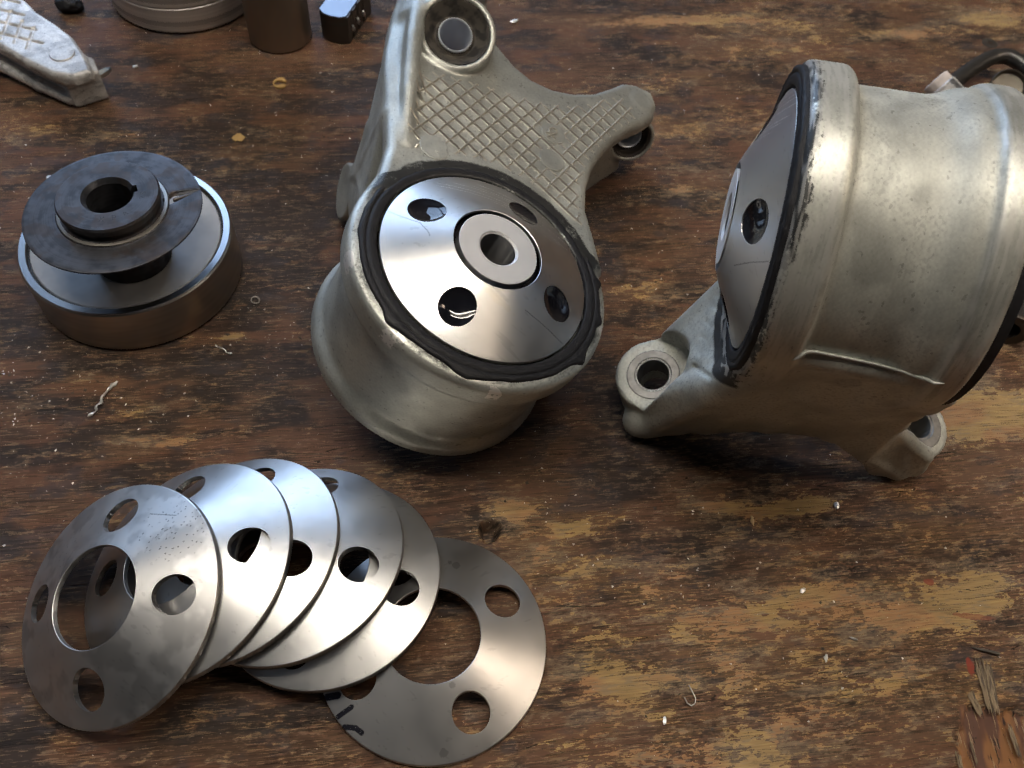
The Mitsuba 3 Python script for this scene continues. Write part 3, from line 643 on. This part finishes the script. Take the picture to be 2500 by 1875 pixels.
# cuts
d = smax(d, -cyl_d(P, C1, AX1, 15.4, -7.6, 6, .5), .6)
d = smax(d, -cyl_d(P, C1, AX1, 8.2, -70, 6, .5), .6)
d = smax(d, -cyl_d(P, C2, AX2, 11.2, -7.6, 6, .5), .6)
d = smax(d, -cyl_d(P, C2, AX2, 8.0, -22, 6, .5), .6)
d = smax(d, -cyl_d(P, (0, 0, 0), (0, 0, 1), 45.2, -6, 20, .3), .6)
d = smax(d, -cyl_d(P, (0, 0, 0), (0, 0, 1), 17, -50, 20, .3), .6)
# raised pad on the arm tip and the round ejector marks
d = smin(d, cyl_d(P, (70.5, 146, 0), (0, 0, 1), 6.8, -3, .55, .3), .5)
put(k1 + '__bracket', surface(F, d), 'cast_alloy', M1, smooth=True, uv=None, exact=True)
TOP1 = top_map(F, d)
mount_insert(k1, M1, M1s, 3, [(2.62, .09, 3.6), (.28, .05, 2.6), (-.10, .06, 2.2), (1.05, .06, 1.5), (-1.6, .1, 1.8), (-2.25, .08, 2.0), (-.55, .07, 2.4)], 52.8)

def boss_bushing(k, name, M, r, rb, depth, dark):
    put(k + '__' + name, tm(lathe([(rb + .6, -6.0), (rb + 1.2, -5.6), (rb + 2.2, -6.2), (rb + 3.4, -5.6), (r - 1.6, -1.5), (r - .2, -.7), (r - .2, -7.5), (rb + .6, -7.5)], 96)), dark, M, uv='rz')
    return put(k + '__' + name + '_sleeve', tm(lathe([(rb, -depth), (rb + .9, -depth), (rb + .9, -4.6), (rb + .4, -4.2), (rb, -4.7)], 96)), 'bore_steel', M, uv='rz')
BM1 = M1 @ axes(C1, AX1); BM2 = M1 @ axes(C2, AX2)
boss_bushing(k1, 'boss_insert', BM1, 15.4, 7.2, 40, 'grimy_insert')
boss_bushing(k1, 'eye_insert', BM2, 11.2, 6.4, 20, 'dark_steel')
# relief lattice on the plate, each rib its own piece
area = Polygon([(-44, 54), (-46, 72), (-46, 88), (-40, 97), (-20, 102), (-6, 105), (8, 108), (19, 111), (31, 117), (42, 126), (52, 137), (59, 141), (66, 136), (68, 131), (60, 120), (53, 108), (46, 95), (41, 82), (38.5, 68), (38.5, 54), (41, 43), (45.5, 36)] + [(57.2 * math.cos(a), 57.2 * math.sin(a)) for a in np.linspace(math.radians(38), math.radians(130), 24)])
marks = [(-31, 51.5, 6.6), (23.4, 74.5, 6.4), (22.6, 92, 6.2)]
holes = shapely.unary_union([Point(x, y).buffer(r) for x, y, r in marks])
def rib_mesh(a, b, top=None):
    a, b = np.array(a), np.array(b); t = (b - a) / np.linalg.norm(b - a); nrm = np.array([-t[1], t[0]])
    L = np.linalg.norm(b - a); ks = np.linspace(0, 1, max(int(L / 6), 2) + 1); sec = [(-.72, -.15), (-.18, .80), (.18, .80), (.72, -.15)]
    rings = []
    for s in ks:
        c = a + (b - a) * s; dip = min(1, min(s, 1 - s) * L / 1.4 + .15)
        z0 = 0.0 if top is None else float(top(c)[0])
        rings.append([[*(c + nrm * w), z0 + max(h * dip, -.15)] for w, h in sec])
    r = np.array(rings); v = r.reshape(-1, 3); f = []
    for i in range(len(ks) - 1):
        for j in range(3):
            o = i * 4 + j; f += [[o, o + 4, o + 5], [o, o + 5, o + 1]]
    m = trimesh.Trimesh(v, f, process=False)
    return m
def ribs(key, area, holes, dirs, M, bs, org, step, top=None):
    for ang in dirs:
        t = np.array([math.cos(ang), math.sin(ang)]); nrm = np.array([-t[1], t[0]])
        for s in range(-26, 27):
            c = np.array(org) + nrm * step * s
            g = LineString([c - t * 220, c + t * 220]).intersection(area).difference(holes)
            for ln in getattr(g, 'geoms', [g]):
                if ln.length > 3.0:
                    m = rib_mesh(*[np.array(q) for q in (ln.coords[0], ln.coords[-1])], top)
                    if M is not None: put(key, m, bs, M, smooth=False, uv=None)
ribs(k1 + '__rib', area, holes, (math.radians(62.5), math.radians(-30.5)), M1, 'rib_alloy', (20.1, 106.2), 6.28, TOP1)
for x, y, r in marks:
    put(k1 + '__ejector_mark', tm(lathe([(0, -2), (r - .1, -2), (r - .1, .35), (r - .5, .5), (0, .5)], 48).translate([x, y, float(TOP1([x, y])[0])])), 'cast_alloy', M1, uv=None)
for ch, dx, dy in (('O', -1.9, 1.3), ('K', -1.9, -3.2)):
    t = meshkit.text_mesh(ch, 4.4, .8)
    t.apply_translation([-1.7, -2.1, 0]); t.apply_transform(trimesh.transformations.rotation_matrix(math.radians(-75), [0, 0, 1]))
    t.apply_translation([22.6 + (-.6 if ch == 'O' else -1.6), 92 + (1.9 if ch == 'O' else -2.3), .4 + float(TOP1([22.6, 92])[0])]); put(k1 + '__raised_letter', t, 'rib_alloy', M1, smooth=False, uv=None)
# ------------------------------------------------------------------ engine mount on the right, standing on its bracket
k2 = thing('engine_mount', 'worn cast alloy engine mount at the right, lying on its side on two bored feet', 'engine mount', 'engine mounts on the bench')
F = Field([34, 148, -1], [262, 292, 190], 1.05); P = F.P
c2, a2 = M2[:3, 3], M2[:3, 2]
d = barrel_d(P, M2, -16.9, -70, -71, 54.4, 48.8, 20, 3)
d = smin(d, cyl_d(P, c2, a2, 51.2, -66, -49.0, 5), 9)
d = smin(d, cyl_d(P, c2, a2, 54.6, -67, -56.5, 2.6), 2.0)
d = np.maximum(d, -67 - ((P - c2.astype(np.float32)[:, None]) * a2.astype(np.float32)[:, None]).sum(0))
# front wall hanging from the barrel's front, with the arch between the feet
T1, T2, T3 = (87, 176, 122), (134, 170, 124), (146, 174.5, 108)
web = [(70, 214, 8), (90, 212.5, 14), (114, 209, 27), (138, 203, 36), (157, 202, 23), (172, 206, 8)]
edge = [(150, 182.5, 93), (151, 189.5, 78), (154, 195, 60)]
for a, b, c in ((T1, web[0], web[1]), (T1, web[1], web[2]), (T1, web[2], T2), (T2, web[2], web[3]), (T2, web[3], edge[1]), (T2, edge[0], T3), (T2, edge[1], edge[0]), (web[3], edge[1], edge[2]), (web[3], edge[2], web[4])):
    d = smin(d, tri_d(P, a, b, c, 5), 3)
d = smin(d, seg_d(P, T1, T2, 5.4), 3)
# left plate with the lattice, leaning outwards, down to the left foot
L0, L1, L2, L3 = (89, 188, 90), (67, 212, 27), (64, 237, 26), (89, 245, 78)
d = smin(d, tri_d(P, L0, L1, L2, 4), 4); d = smin(d, tri_d(P, L0, L2, L3, 4), 4)
d = smin(d, seg_d(P, (64, 238, 26), (89, 245, 77), 4.6, 4.6), 4)
d = smin(d, seg_d(P, (62, 214, 27), (86, 190, 84), 5.6, 5), 4)
d = smin(d, tri_d(P, (64, 212, 6), (66, 212, 30), (87, 186, 92), 5), 4)
# inner rear web
d = smin(d, tri_d(P, (72, 243, 20), (97, 248, 85), (132, 232, 85), 6), 5); d = smin(d, tri_d(P, (72, 243, 20), (132, 232, 85), (152, 218, 30), 6), 5)
A4 = np.array([-.27, -.22, .94]); A4 /= np.linalg.norm(A4); C4 = np.array([63.2, 227.0, 25.5])
d = smin(d, cyl_d(P, C4 + A4 * 2, A4, 17.2, -24, 0, 1.5), 2.5)
d = smin(d, seg_d(P, (60, 213, 8), (76, 213, 11), 7.5, 6), 4)
A5 = np.array([.22, -.16, .96]); A5 /= np.linalg.norm(A5); C5 = np.array([183.5, 219.5, 22.5])
d = smin(d, cyl_d(P, C5, A5, 16.6, -21, 0, 1.2), 1.5)
for a, b, c in (((152, 195.5, 56), (157, 200.5, 23), (171, 202.8, 33.5)), ((157, 200.5, 23), (171, 202.8, 33.5), (180, 203.6, 5)), ((171, 202.8, 33.5), (180, 203.6, 5), (184.5, 203, 23)), ((184.5, 203, 23), (180, 203.6, 5), (188, 204.8, 6)), ((157, 200.5, 23), (180, 203.6, 5), (168, 203, 6))):
    d = smin(d, tri_d(P, a, b, c, 3), 2.5)
rim = [(152, 195.5, 57), (161, 200.8, 45), (171, 202.8, 33.5), (184.5, 203.4, 22.5), (189, 205.5, 9)]
for a, b in zip(rim[:-1], rim[1:]): d = smin(d, seg_d(P, a, b, 3.1), 1.5)
for C, A in ((C4 + A4 * 2, A4), (C5, A5)):
    d = smax(d, -cyl_d(P, C, A, 7.2, -30, 6, .5), .8)
d = smax(d, -cyl_d(P, C4 + A4 * 2, A4, 17.3, -1.0, 30, .5), .8)
d = smax(d, -cyl_d(P, c2, a2, 45.2, -6, 20, .3), .6)
d = smax(d, -cyl_d(P, c2, a2, 17, -50, 20, .3), .6)
GROOVES = [((79.2, 235.7, 68.5), (81.8, 224.3, 76.7)), ((77.0, 230.0, 65.0), (81.2, 211.0, 79.2)), ((75.5, 223.1, 63.1), (80.6, 199.4, 82.9)), ((74.2, 215.3, 62.9), (77.0, 192.0, 85.0)), ((73.6, 209.1, 60.4), (75.3, 192, 77.7)), ((80.4, 239.7, 71.1), (82.3, 233.3, 75.5)), ((81.3, 211.2, 79.9), (76.5, 194, 81.2))]
for a, b in GROOVES: d = smax(d, -seg_d(P, np.array(a) + (-.45, -.25, .1), np.array(b) + (-.45, -.25, .1), 1.0), .3)
d = np.maximum(d, -(P[2] - .2))
put(k2 + '__bracket', surface(F, d), 'worn_alloy', None, smooth=True, uv=None, exact=True)
M2s = M2 @ frame([0, 0, 0], [0, 0, 0], math.radians(-47))
mount_insert(k2, M2, M2s, 8, [(2.2, .1, 1.6), (-2.4, .12, 2.0), (-2.9, .1, 1.8), (.9, .2, .8)], 52.3)
put(k2 + '__rear_rubber', tm(lathe([(20, -71.5), (48, -71.5), (51.6, -70.5), (52.4, -67.2), (51.2, -64), (20, -64)], 120)), 'rubber', M2, exact=True)
for nm, C, A, rr in (('foot_ring', C4 + A4 * .45, A4, 12.0), ('foot_ring', C5 + A5 * .05, A5, 12.4)):
    put(k2 + '__' + nm, tm(lathe([(7.0, -12), (8.2, -12), (8.2, -.4), (rr, -.4), (rr, .55), (rr - .4, .8), (8.4, .8), (8.0, .35), (7.3, .35), (7.0, -.2)], 96)), 'worn_ring', axes(C, A), uv='rz')
# machined step and seam on the barrel
def on_barrel(z, a, r): return (M2 @ np.array([r * math.cos(a), r * math.sin(a), z, 1]))[:3]
seam = [on_barrel(z, math.radians(an), r) for z, an, r in ((-13.5, 263, 54.2), (-16, 266, 53.8), (-18.2, 267, 51.6), (-21, 266, 50.4), (-30, 265.5, 50.2), (-40, 265, 50.3), (-48, 265, 51.2), (-52, 265, 52.0), (-55.5, 266, 53.2), (-57.5, 267, 54.8), (-60, 268, 54.9))]
put(k2 + '__cast_seam', sweep(seam, [.2, .7, .8, .7, .6, .6, .6, .8, .9, .8, .2], 8), 'worn_alloy', None, smooth=True, uv=None, exact=True)
# ------------------------------------------------------------------ cast arm at the top left
k3 = thing('cast_arm', 'bright cast alloy bracket arm with grooved squares, cut by the upper left corner', 'bracket')
F = Field([-400, 360, -1], [-240, 500, 36], .8); P = F.P
ztop = 24.0
armp = [(-255, 393), (-263, 386), (-276, 387), (-292, 394), (-312, 405), (-345, 422), (-398, 440), (-398, 495), (-335, 462), (-316, 450), (-306, 441), (-290, 431), (-277, 421.6), (-266, 409), (-258, 398)]
d = prism_d(poly_d(P[0], P[1], armp), P[2], 15.5, ztop, 3)
d = smin(d, prism_d(poly_d(P[0], P[1], [(-254.5, 398.5), (-269.5, 387.0), (-276, 395), (-272, 412), (-262, 410)]), P[2], .3, 19.6, 1.6), 3)
d = smin(d, seg_d(P, (-274, 391, 3.6), (-294, 399, 4.2), 3.4, 3.4), 3)
d = smin(d, seg_d(P, (-294, 399, 4.2), (-324, 412.5, 5.5), 3.4, 4), 3); d = smin(d, seg_d(P, (-324, 412.5, 5.5), (-396, 448, 10), 4, 5), 3)
for a, b, c in (((-272, 396, 4), (-326, 420, 5), (-326, 420, 20)), ((-272, 396, 4), (-272, 396, 20), (-326, 420, 20)), ((-326, 420, 5), (-396, 455, 9), (-396, 455, 20)), ((-326, 420, 5), (-326, 420, 20), (-396, 455, 20))):
    d = smin(d, tri_d(P, a, b, c, 2), 2)
pv, qv = np.array([.2, -.98]), np.array([.985, -.17])
for xx, y0, y1 in ((-299.8, 425, 405), (-307.7, 430, 408.5), (-315.8, 438, 411), (-324, 446, 413), (-332, 452, 416), (-340, 458, 420)):
    a, b = (np.array([xx + (420 - y) * .2, y]) for y in (y0, y1))
    d = smax(d, -seg_d(P, (*a, ztop - .2), (*b, ztop - .2), .95), .3)
for yy, x1 in ((434, -311), (423.6, -299), (414, -290.5), (444, -318)):
    a, b = (np.array([x, yy + (-305 - x) * .172]) for x in (-350, x1))
    d = smax(d, -seg_d(P, (*a, ztop - .2), (*b, ztop - .2), .95), .3)
put(k3 + '__casting', surface(F, d), 'bright_alloy', None, smooth=True, uv=None, exact=True)
put(k3 + '__round_pad', tm(lathe([(0, -2), (6.9, -2), (6.9, .35), (6.5, .7), (0, .7)], 64)), 'bright_alloy', axes([-276, 404.2, ztop], (0, 0, 1)), uv=None, exact=True)
M = axes([-259.5, 405.5, 11], (.80, .45, .35)); put(k3 + '__bolt', tm(m3.Manifold.cylinder(6, 2.6, 2.3, 6) + cyl(1.3, 8, 0)), 'zinc', M, exact=True)

# ------------------------------------------------------------------ turned drum, dark sleeve, block, scrap
k = put('steel_drum', tm(lathe([(0, .3), (45.6, .3), (46.8, 1.2), (47.3, 2.4), (47.3, 17), (46.6, 17.4), (46.6, 18.4), (47.3, 18.8), (47.3, 96), (45, 99), (0, 99)], 200)), 'turned_steel', axes([-243.8, 512, 0], (0, 0, 1)), uv=None)
labels[k] = {'label': 'wide turned steel drum cut by the top edge of the picture', 'category': 'steel drum'}
k = put('steel_sleeve', tm(lathe([(12, .2), (18.9, .2), (19.6, 1.0), (19.6, 105), (12, 105)], 120)), 'oiled_steel', axes([-172.4, 477.1, 0], (0, 0, 1)), uv=None)
labels[k] = {'label': 'dark brown upright steel sleeve beside the wide turned drum', 'category': 'sleeve'}
kk = thing('steel_block', 'small dark steel block with a bluish upper face beside the dark sleeve', 'steel block')
BK = axes([-136, 489, 0], (0, 0, 1), (.19, .98, 0))
pl = [(-13, 11.5), (-13.6, 0), (-11.8, -10.5), (22, -11), (24, 12)]
bk = extrude([(-9, 9), (-12.5, 5), (-13.6, 0), (-13.2, -6), (-10.5, -10.5), (26, -10.5), (28, 9)], 18, .3)
bk = bk - m3.Manifold.cylinder(40, 2.0, 2.0, 24).translate([-4, -11.5, -5]) - m3.Manifold.cylinder(40, 2.0, 2.0, 24).translate([4.5, -11.5, -5]) - m3.Manifold.cylinder(40, 2.0, 2.0, 24).translate([13, -11.5, -5])
put(kk + '__body', tm(bk), 'dark_steel', BK, exact=True)
put(kk + '__top_face', tm(extrude([(-8.8, 8.8), (-12.2, 4.9), (-13.2, 0), (-12.8, -6), (-10.3, -9.4), (25, -9.4), (27, 8.8)], .8, 18.2)), 'blue_steel_block', BK, exact=True)
for x in (-4, 4.5, 13): put(kk + '__serration', tm(m3.Manifold.sphere(1.5, 20).scale([1, 1, 1.6]).translate([x, -10.4, 7])), 'race_steel', BK)
m = trimesh.creation.icosphere(3, 8.0); m.vertices = m.vertices * [1.1, .8, .6] * (1 + .5 * (meshkit.fbm(m.vertices * .25, 3, 2) - .5))[:, None]; m.apply_translation([-308, 479, 3.6])
k = put('rubber_scrap', m, 'rubber', None, smooth=True, uv=None); labels[k] = {'label': 'small black lump of rubber beside the wide turned drum', 'category': 'scrap'}

# ------------------------------------------------------------------ clamp parts behind the right mount
kc = thing('clamp', 'black bent bar clamp with pale end cap and round cup behind the right engine mount', 'clamp')
path = [(256, 490, 10), (262, 497, 11), (270, 505, 12.5), (280, 514, 14), (289, 520, 15), (297, 521, 15.5), (304, 517, 15), (311, 509, 14), (318, 499, 12), (330, 480, 10)]
tt = np.linspace(0, len(path) - 1, 60); pp = np.stack([np.interp(tt, np.arange(len(path)), np.array(path)[:, k]) for k in range(3)], 1)
pp[1:-1] = (pp[:-2] + pp[1:-1] + pp[2:]) / 3; pp[1:-1] = (pp[:-2] + pp[1:-1] + pp[2:]) / 3
put(kc + '__bar', sweep(pp, 5.0, 20), 'black_paint', None, smooth=40, uv=None, exact=True)
EA = axes([252, 486, 9.5], (-.62, .55, .25)); put(kc + '__end_barrel', tm(lathe([(0, -10), (8.8, -10), (8.8, 2), (8.0, 3), (0, 3)], 64)), 'sleeve_steel', EA, exact=True)
m = tm(lathe([(0, 2.8), (8.2, 2.8), (8.2, 8), (7, 8.6), (0, 8.6)], 40)).subdivide(); m.vertices += .5 * (meshkit.noise(m.vertices * .8, 3)[:, None] - .5); put(kc + '__end_cap', m, 'chalk', EA, smooth=40, exact=True)
pbr('chalk', (.56, .50, .46), .8)
CA = axes([294, 494, 11], (-.15, -.62, .75)); put(kc + '__cup', tm(lathe([(0, -7), (10.5, -7), (11.6, 0), (11.2, .8), (10.5, .3), (9.6, -2.5), (0, -3.2)], 80)), 'cup_steel', CA, exact=True)
pbr('cup_steel', (.15, .135, .11), .4, .8)
M = axes([258, 330, 12], (.25, .95, .05)); k = put('pipe_end', tm(lathe([(6, -40), (11, -40), (11.8, -38), (11.8, 40), (6, 40)], 64)), 'dark_steel', M)
labels[k] = {'label': 'dark round steel bar end showing behind the right engine mount at the right edge', 'category': 'steel bar'}

# ------------------------------------------------------------------ shavings and litter
def curl(a, b, r, turns, seed, thick=.5):
    """A torn, folded chip: a flattened strip whose width, twist and height all wander."""
    a, b = np.array(a, float), np.array(b, float); n = 70; t = np.linspace(0, 1, n); e = (b - a) / np.linalg.norm(b - a); sd = np.array([-e[1], e[0], 0]); up = np.array([0, 0, 1.0])
    N = lambda f, k: meshkit.fbm(np.stack([t * f, 0 * t, 0 * t + k], -1), 4, seed + k) - .5
    mid = a + (b - a) * t[:, None] + sd * (3.4 * r * N(5, 1))[:, None] + up * (r * (1.0 + 1.6 * N(9, 2)))[:, None]
    w = thick * (.35 + 1.9 * np.abs(N(8, 3) + .28)); w[0] *= .3; w[-1] *= .3; tw = 9 * N(3, 4)
    rings = []
    for k in range(8):
        g = k * math.pi / 4; lat, ver = w * math.cos(g), w * .42 * math.sin(g) + .25 * N(26, 5 + k)
        rings.append(mid + sd * (lat * np.cos(tw) - ver * np.sin(tw))[:, None] + up * np.maximum(lat * np.sin(tw) * .6 + ver * np.cos(tw), -r * .9)[:, None])
    return ringed(np.array(rings).transpose(1, 0, 2))
def single(name, mesh, mat, label, cat, smooth=False, group=None):
    k = put(name, mesh, mat, None, smooth=smooth, uv=None); labels[k] = {'label': label, 'category': cat}
    if group: labels[k]['group'] = group
GP = 'metal shavings on the bench'
single('metal_shaving', curl((-182.5, 206.6, .2), (-188, 185.5, .4), .9, 7, 1, 1.0), 'shaving_metal', 'long twisted silver shaving in front of the large bearing', 'metal shaving', group=GP)
single('metal_shaving', curl((-144, 232.3, .1), (-135, 228.6, .2), .6, 5, 2, .65), 'shaving_metal', 'short crumpled silver shaving just right of the large bearing', 'metal shaving', group=GP)
ring = [( -132.4 + 2.0 * math.cos(t), 262.6 + 1.8 * math.sin(t), .8 + .5 * math.sin(t * .8)) for t in np.linspace(0, 7.6, 40)]
single('metal_shaving', sweep(ring, .4, 6), 'dull_wire', 'dark curled ring shaving on the bench between bearing and middle mount', 'metal shaving', group=GP)
hook = [(81.0, 93.0, .5), (82.0, 90.8, .6), (83.6, 90.0, .6), (85.0, 91.0, .7), (85.4, 92.8, .7), (84.6, 94.4, .8), (82.8, 98.0, .5)]
single('wire_hook', sweep(np.array([np.interp(np.linspace(0, 6, 30), np.arange(7), np.array(hook)[:, c]) for c in range(3)]).T, .32, 6), 'dull_wire', 'small bent wire hook lying near the bottom edge of the bench', 'wire')
nl = sweep([(200.8, 126.4, .7), (205, 125.7, .8), (209, 125.2, 1.0), (211.6, 124.8, .9)], [.25, .7, .75, .9], 8)
single('bent_nail', nl, 'dull_wire', 'thin dark nail lying above the splintered gouge at the lower right', 'nail')
def flake(c, a, b, h, ang, seed):
    m = trimesh.creation.icosphere(1, 1.0); v = m.vertices * [a, b, h] * (1 + 1.5 * (meshkit.fbm(m.vertices * 1.3 + seed, 2, seed) - .5))[:, None]
    q, s = math.cos(ang), math.sin(ang); v = v @ np.array([[q, s, 0], [-s, q, 0], [0, 0, 1.0]]); m.vertices = v + np.array([c[0], c[1], h * .8]); return m
for c, a, b, h, ang, mat, lab in (((-26.3, 520), 3.6, 1.4, .7, .6, 'chip_metal', 'white elongated chip on the bench right of the middle mount\'s upper boss'), ((151.5, 185), 1.6, 1.2, .8, 1.2, 'shaving_metal', 'crumpled bright foil bit below the right mount\'s foot'),
        ((132.4, 142.8), 1.5, .8, .6, .9, 'chip_metal', 'pale square chip in the middle of the open bench at lower right'), ((139.2, 115), 1.6, .8, .5, 1.5, 'chip_metal', 'bright white chip left of the red paint mark'), ((73.1, 83.4), 1.5, .7, .5, 1.4, 'chip_metal', 'white chip near the wire hook at the bottom'),
        ((18.9, 289.7), 2.0, 1.4, 1.0, .3, 'crumb', 'dark crumb right of the middle mount\'s black rubber'), ((151.9, 124.4), 1.6, .5, .4, -.3, 'shaving_metal', 'flat grey metal sliver on the lower right of the bench'), ((174.8, 507.7), 2.4, 1.1, .6, .3, 'tan_flake', 'tan wood chip on the bench behind the right mount'),
        ((-172.5, 378.4), 2.9, 3.6, .7, .2, 'tan_flake', 'yellow wood flake between the cast arm and the middle mount'), ((112.6, 172.6), .9, 2.0, .6, .2, 'pale_wood', 'pale splinter stuck in the black hole below the right mount'), ((-250, 430), 1.8, .9, .7, .7, 'chip_metal', 'pale chip right of the cast arm\'s end'),
        ((-263, 330), 1.6, .9, .8, .8, 'chip_metal', 'silver chip on the bench between the cast arm and the bearing'), ((-204, 388), 1.4, 1.3, .9, .2, 'crumb', 'grey crumb in the open bench right of the cast arm')):
    single('chip', flake(c, a, b, h, ang, int(abs(c[0])) % 17), mat, lab, 'chip', smooth=False)
# pale ring of old sealant
rg = [(-161.4 + 3.6 * math.cos(t), 429.7 + 3.4 * math.sin(t), .5) for t in np.linspace(.6, 5.9, 30)]
single('sealant_ring', sweep(rg, 1.0 + .5 * np.sin(np.linspace(0, 9, 30)), 7), 'tan_flake', 'yellowish open ring of dried sealant on the bench left of the middle mount', 'scrap', smooth=True)

# fine metal dust and crumbs: far too many to count
rng = np.random.default_rng(5)
def litter(n, lo, hi, seed, clusters):
    r = np.random.default_rng(seed)
    x = r.uniform(-370, 350, n); y = 35 + 600 * r.uniform(0, 1, n) ** 1.25
    m = 2 * n // 3; ci = r.integers(0, len(clusters), m); cl = np.array(clusters, float)[ci]
    x[:m] = cl[:, 0] + r.normal(0, 1, m) * cl[:, 2]; y[:m] = cl[:, 1] + r.normal(0, 1, m) * cl[:, 2] * .7
    s = lo + (hi - lo) * r.uniform(0, 1, n) ** 4.0; el = r.uniform(.35, 1, n)
    oct_v = np.array([[1, 0, 0], [-1, 0, 0], [0, 1, 0], [0, -1, 0], [0, 0, 1], [0, 0, -1.0]]); oct_f = np.array([[0, 2, 4], [2, 1, 4], [1, 3, 4], [3, 0, 4], [2, 0, 5], [1, 2, 5], [3, 1, 5], [0, 3, 5]])
    a = r.uniform(0, 6.28, n); jit = r.uniform(.6, 1.4, (n, 6, 1))
    v = oct_v[None] * jit * np.stack([s, s * el, s * .45], 1)[:, None]
    rx = v[..., 0] * np.cos(a)[:, None] - v[..., 1] * np.sin(a)[:, None]; ry = v[..., 0] * np.sin(a)[:, None] + v[..., 1] * np.cos(a)[:, None]
    z = bench_height(x, y) - .25
    V = np.stack([rx + x[:, None], ry + y[:, None], v[..., 2] + (z + s * .25)[:, None]], -1).reshape(-1, 3)
    return trimesh.Trimesh(V, (oct_f[None] + 6 * np.arange(n)[:, None, None]).reshape(-1, 3), process=False)
CL = [(-150, 370, 40), (-230, 330, 50), (-120, 240, 25), (20, 290, 25), (60, 360, 40), (-190, 180, 30), (100, 480, 50), (120, 140, 50), (-235, 200, 20), (40, 160, 40), (-150, 430, 50)]
put('metal_dust', litter(2400, .14, .72, 1, CL), 'chip_metal', None, smooth=False, uv=None); labels['metal_dust'] = {'label': 'fine bright metal dust scattered over the bench', 'category': 'metal dust', 'kind': 'stuff'}
put('crumbs', litter(900, .25, 1.2, 2, CL), 'crumb', None, smooth=False, uv=None); labels['crumbs'] = {'label': 'dark crumbs of dirt scattered over the bench', 'category': 'dirt', 'kind': 'stuff'}
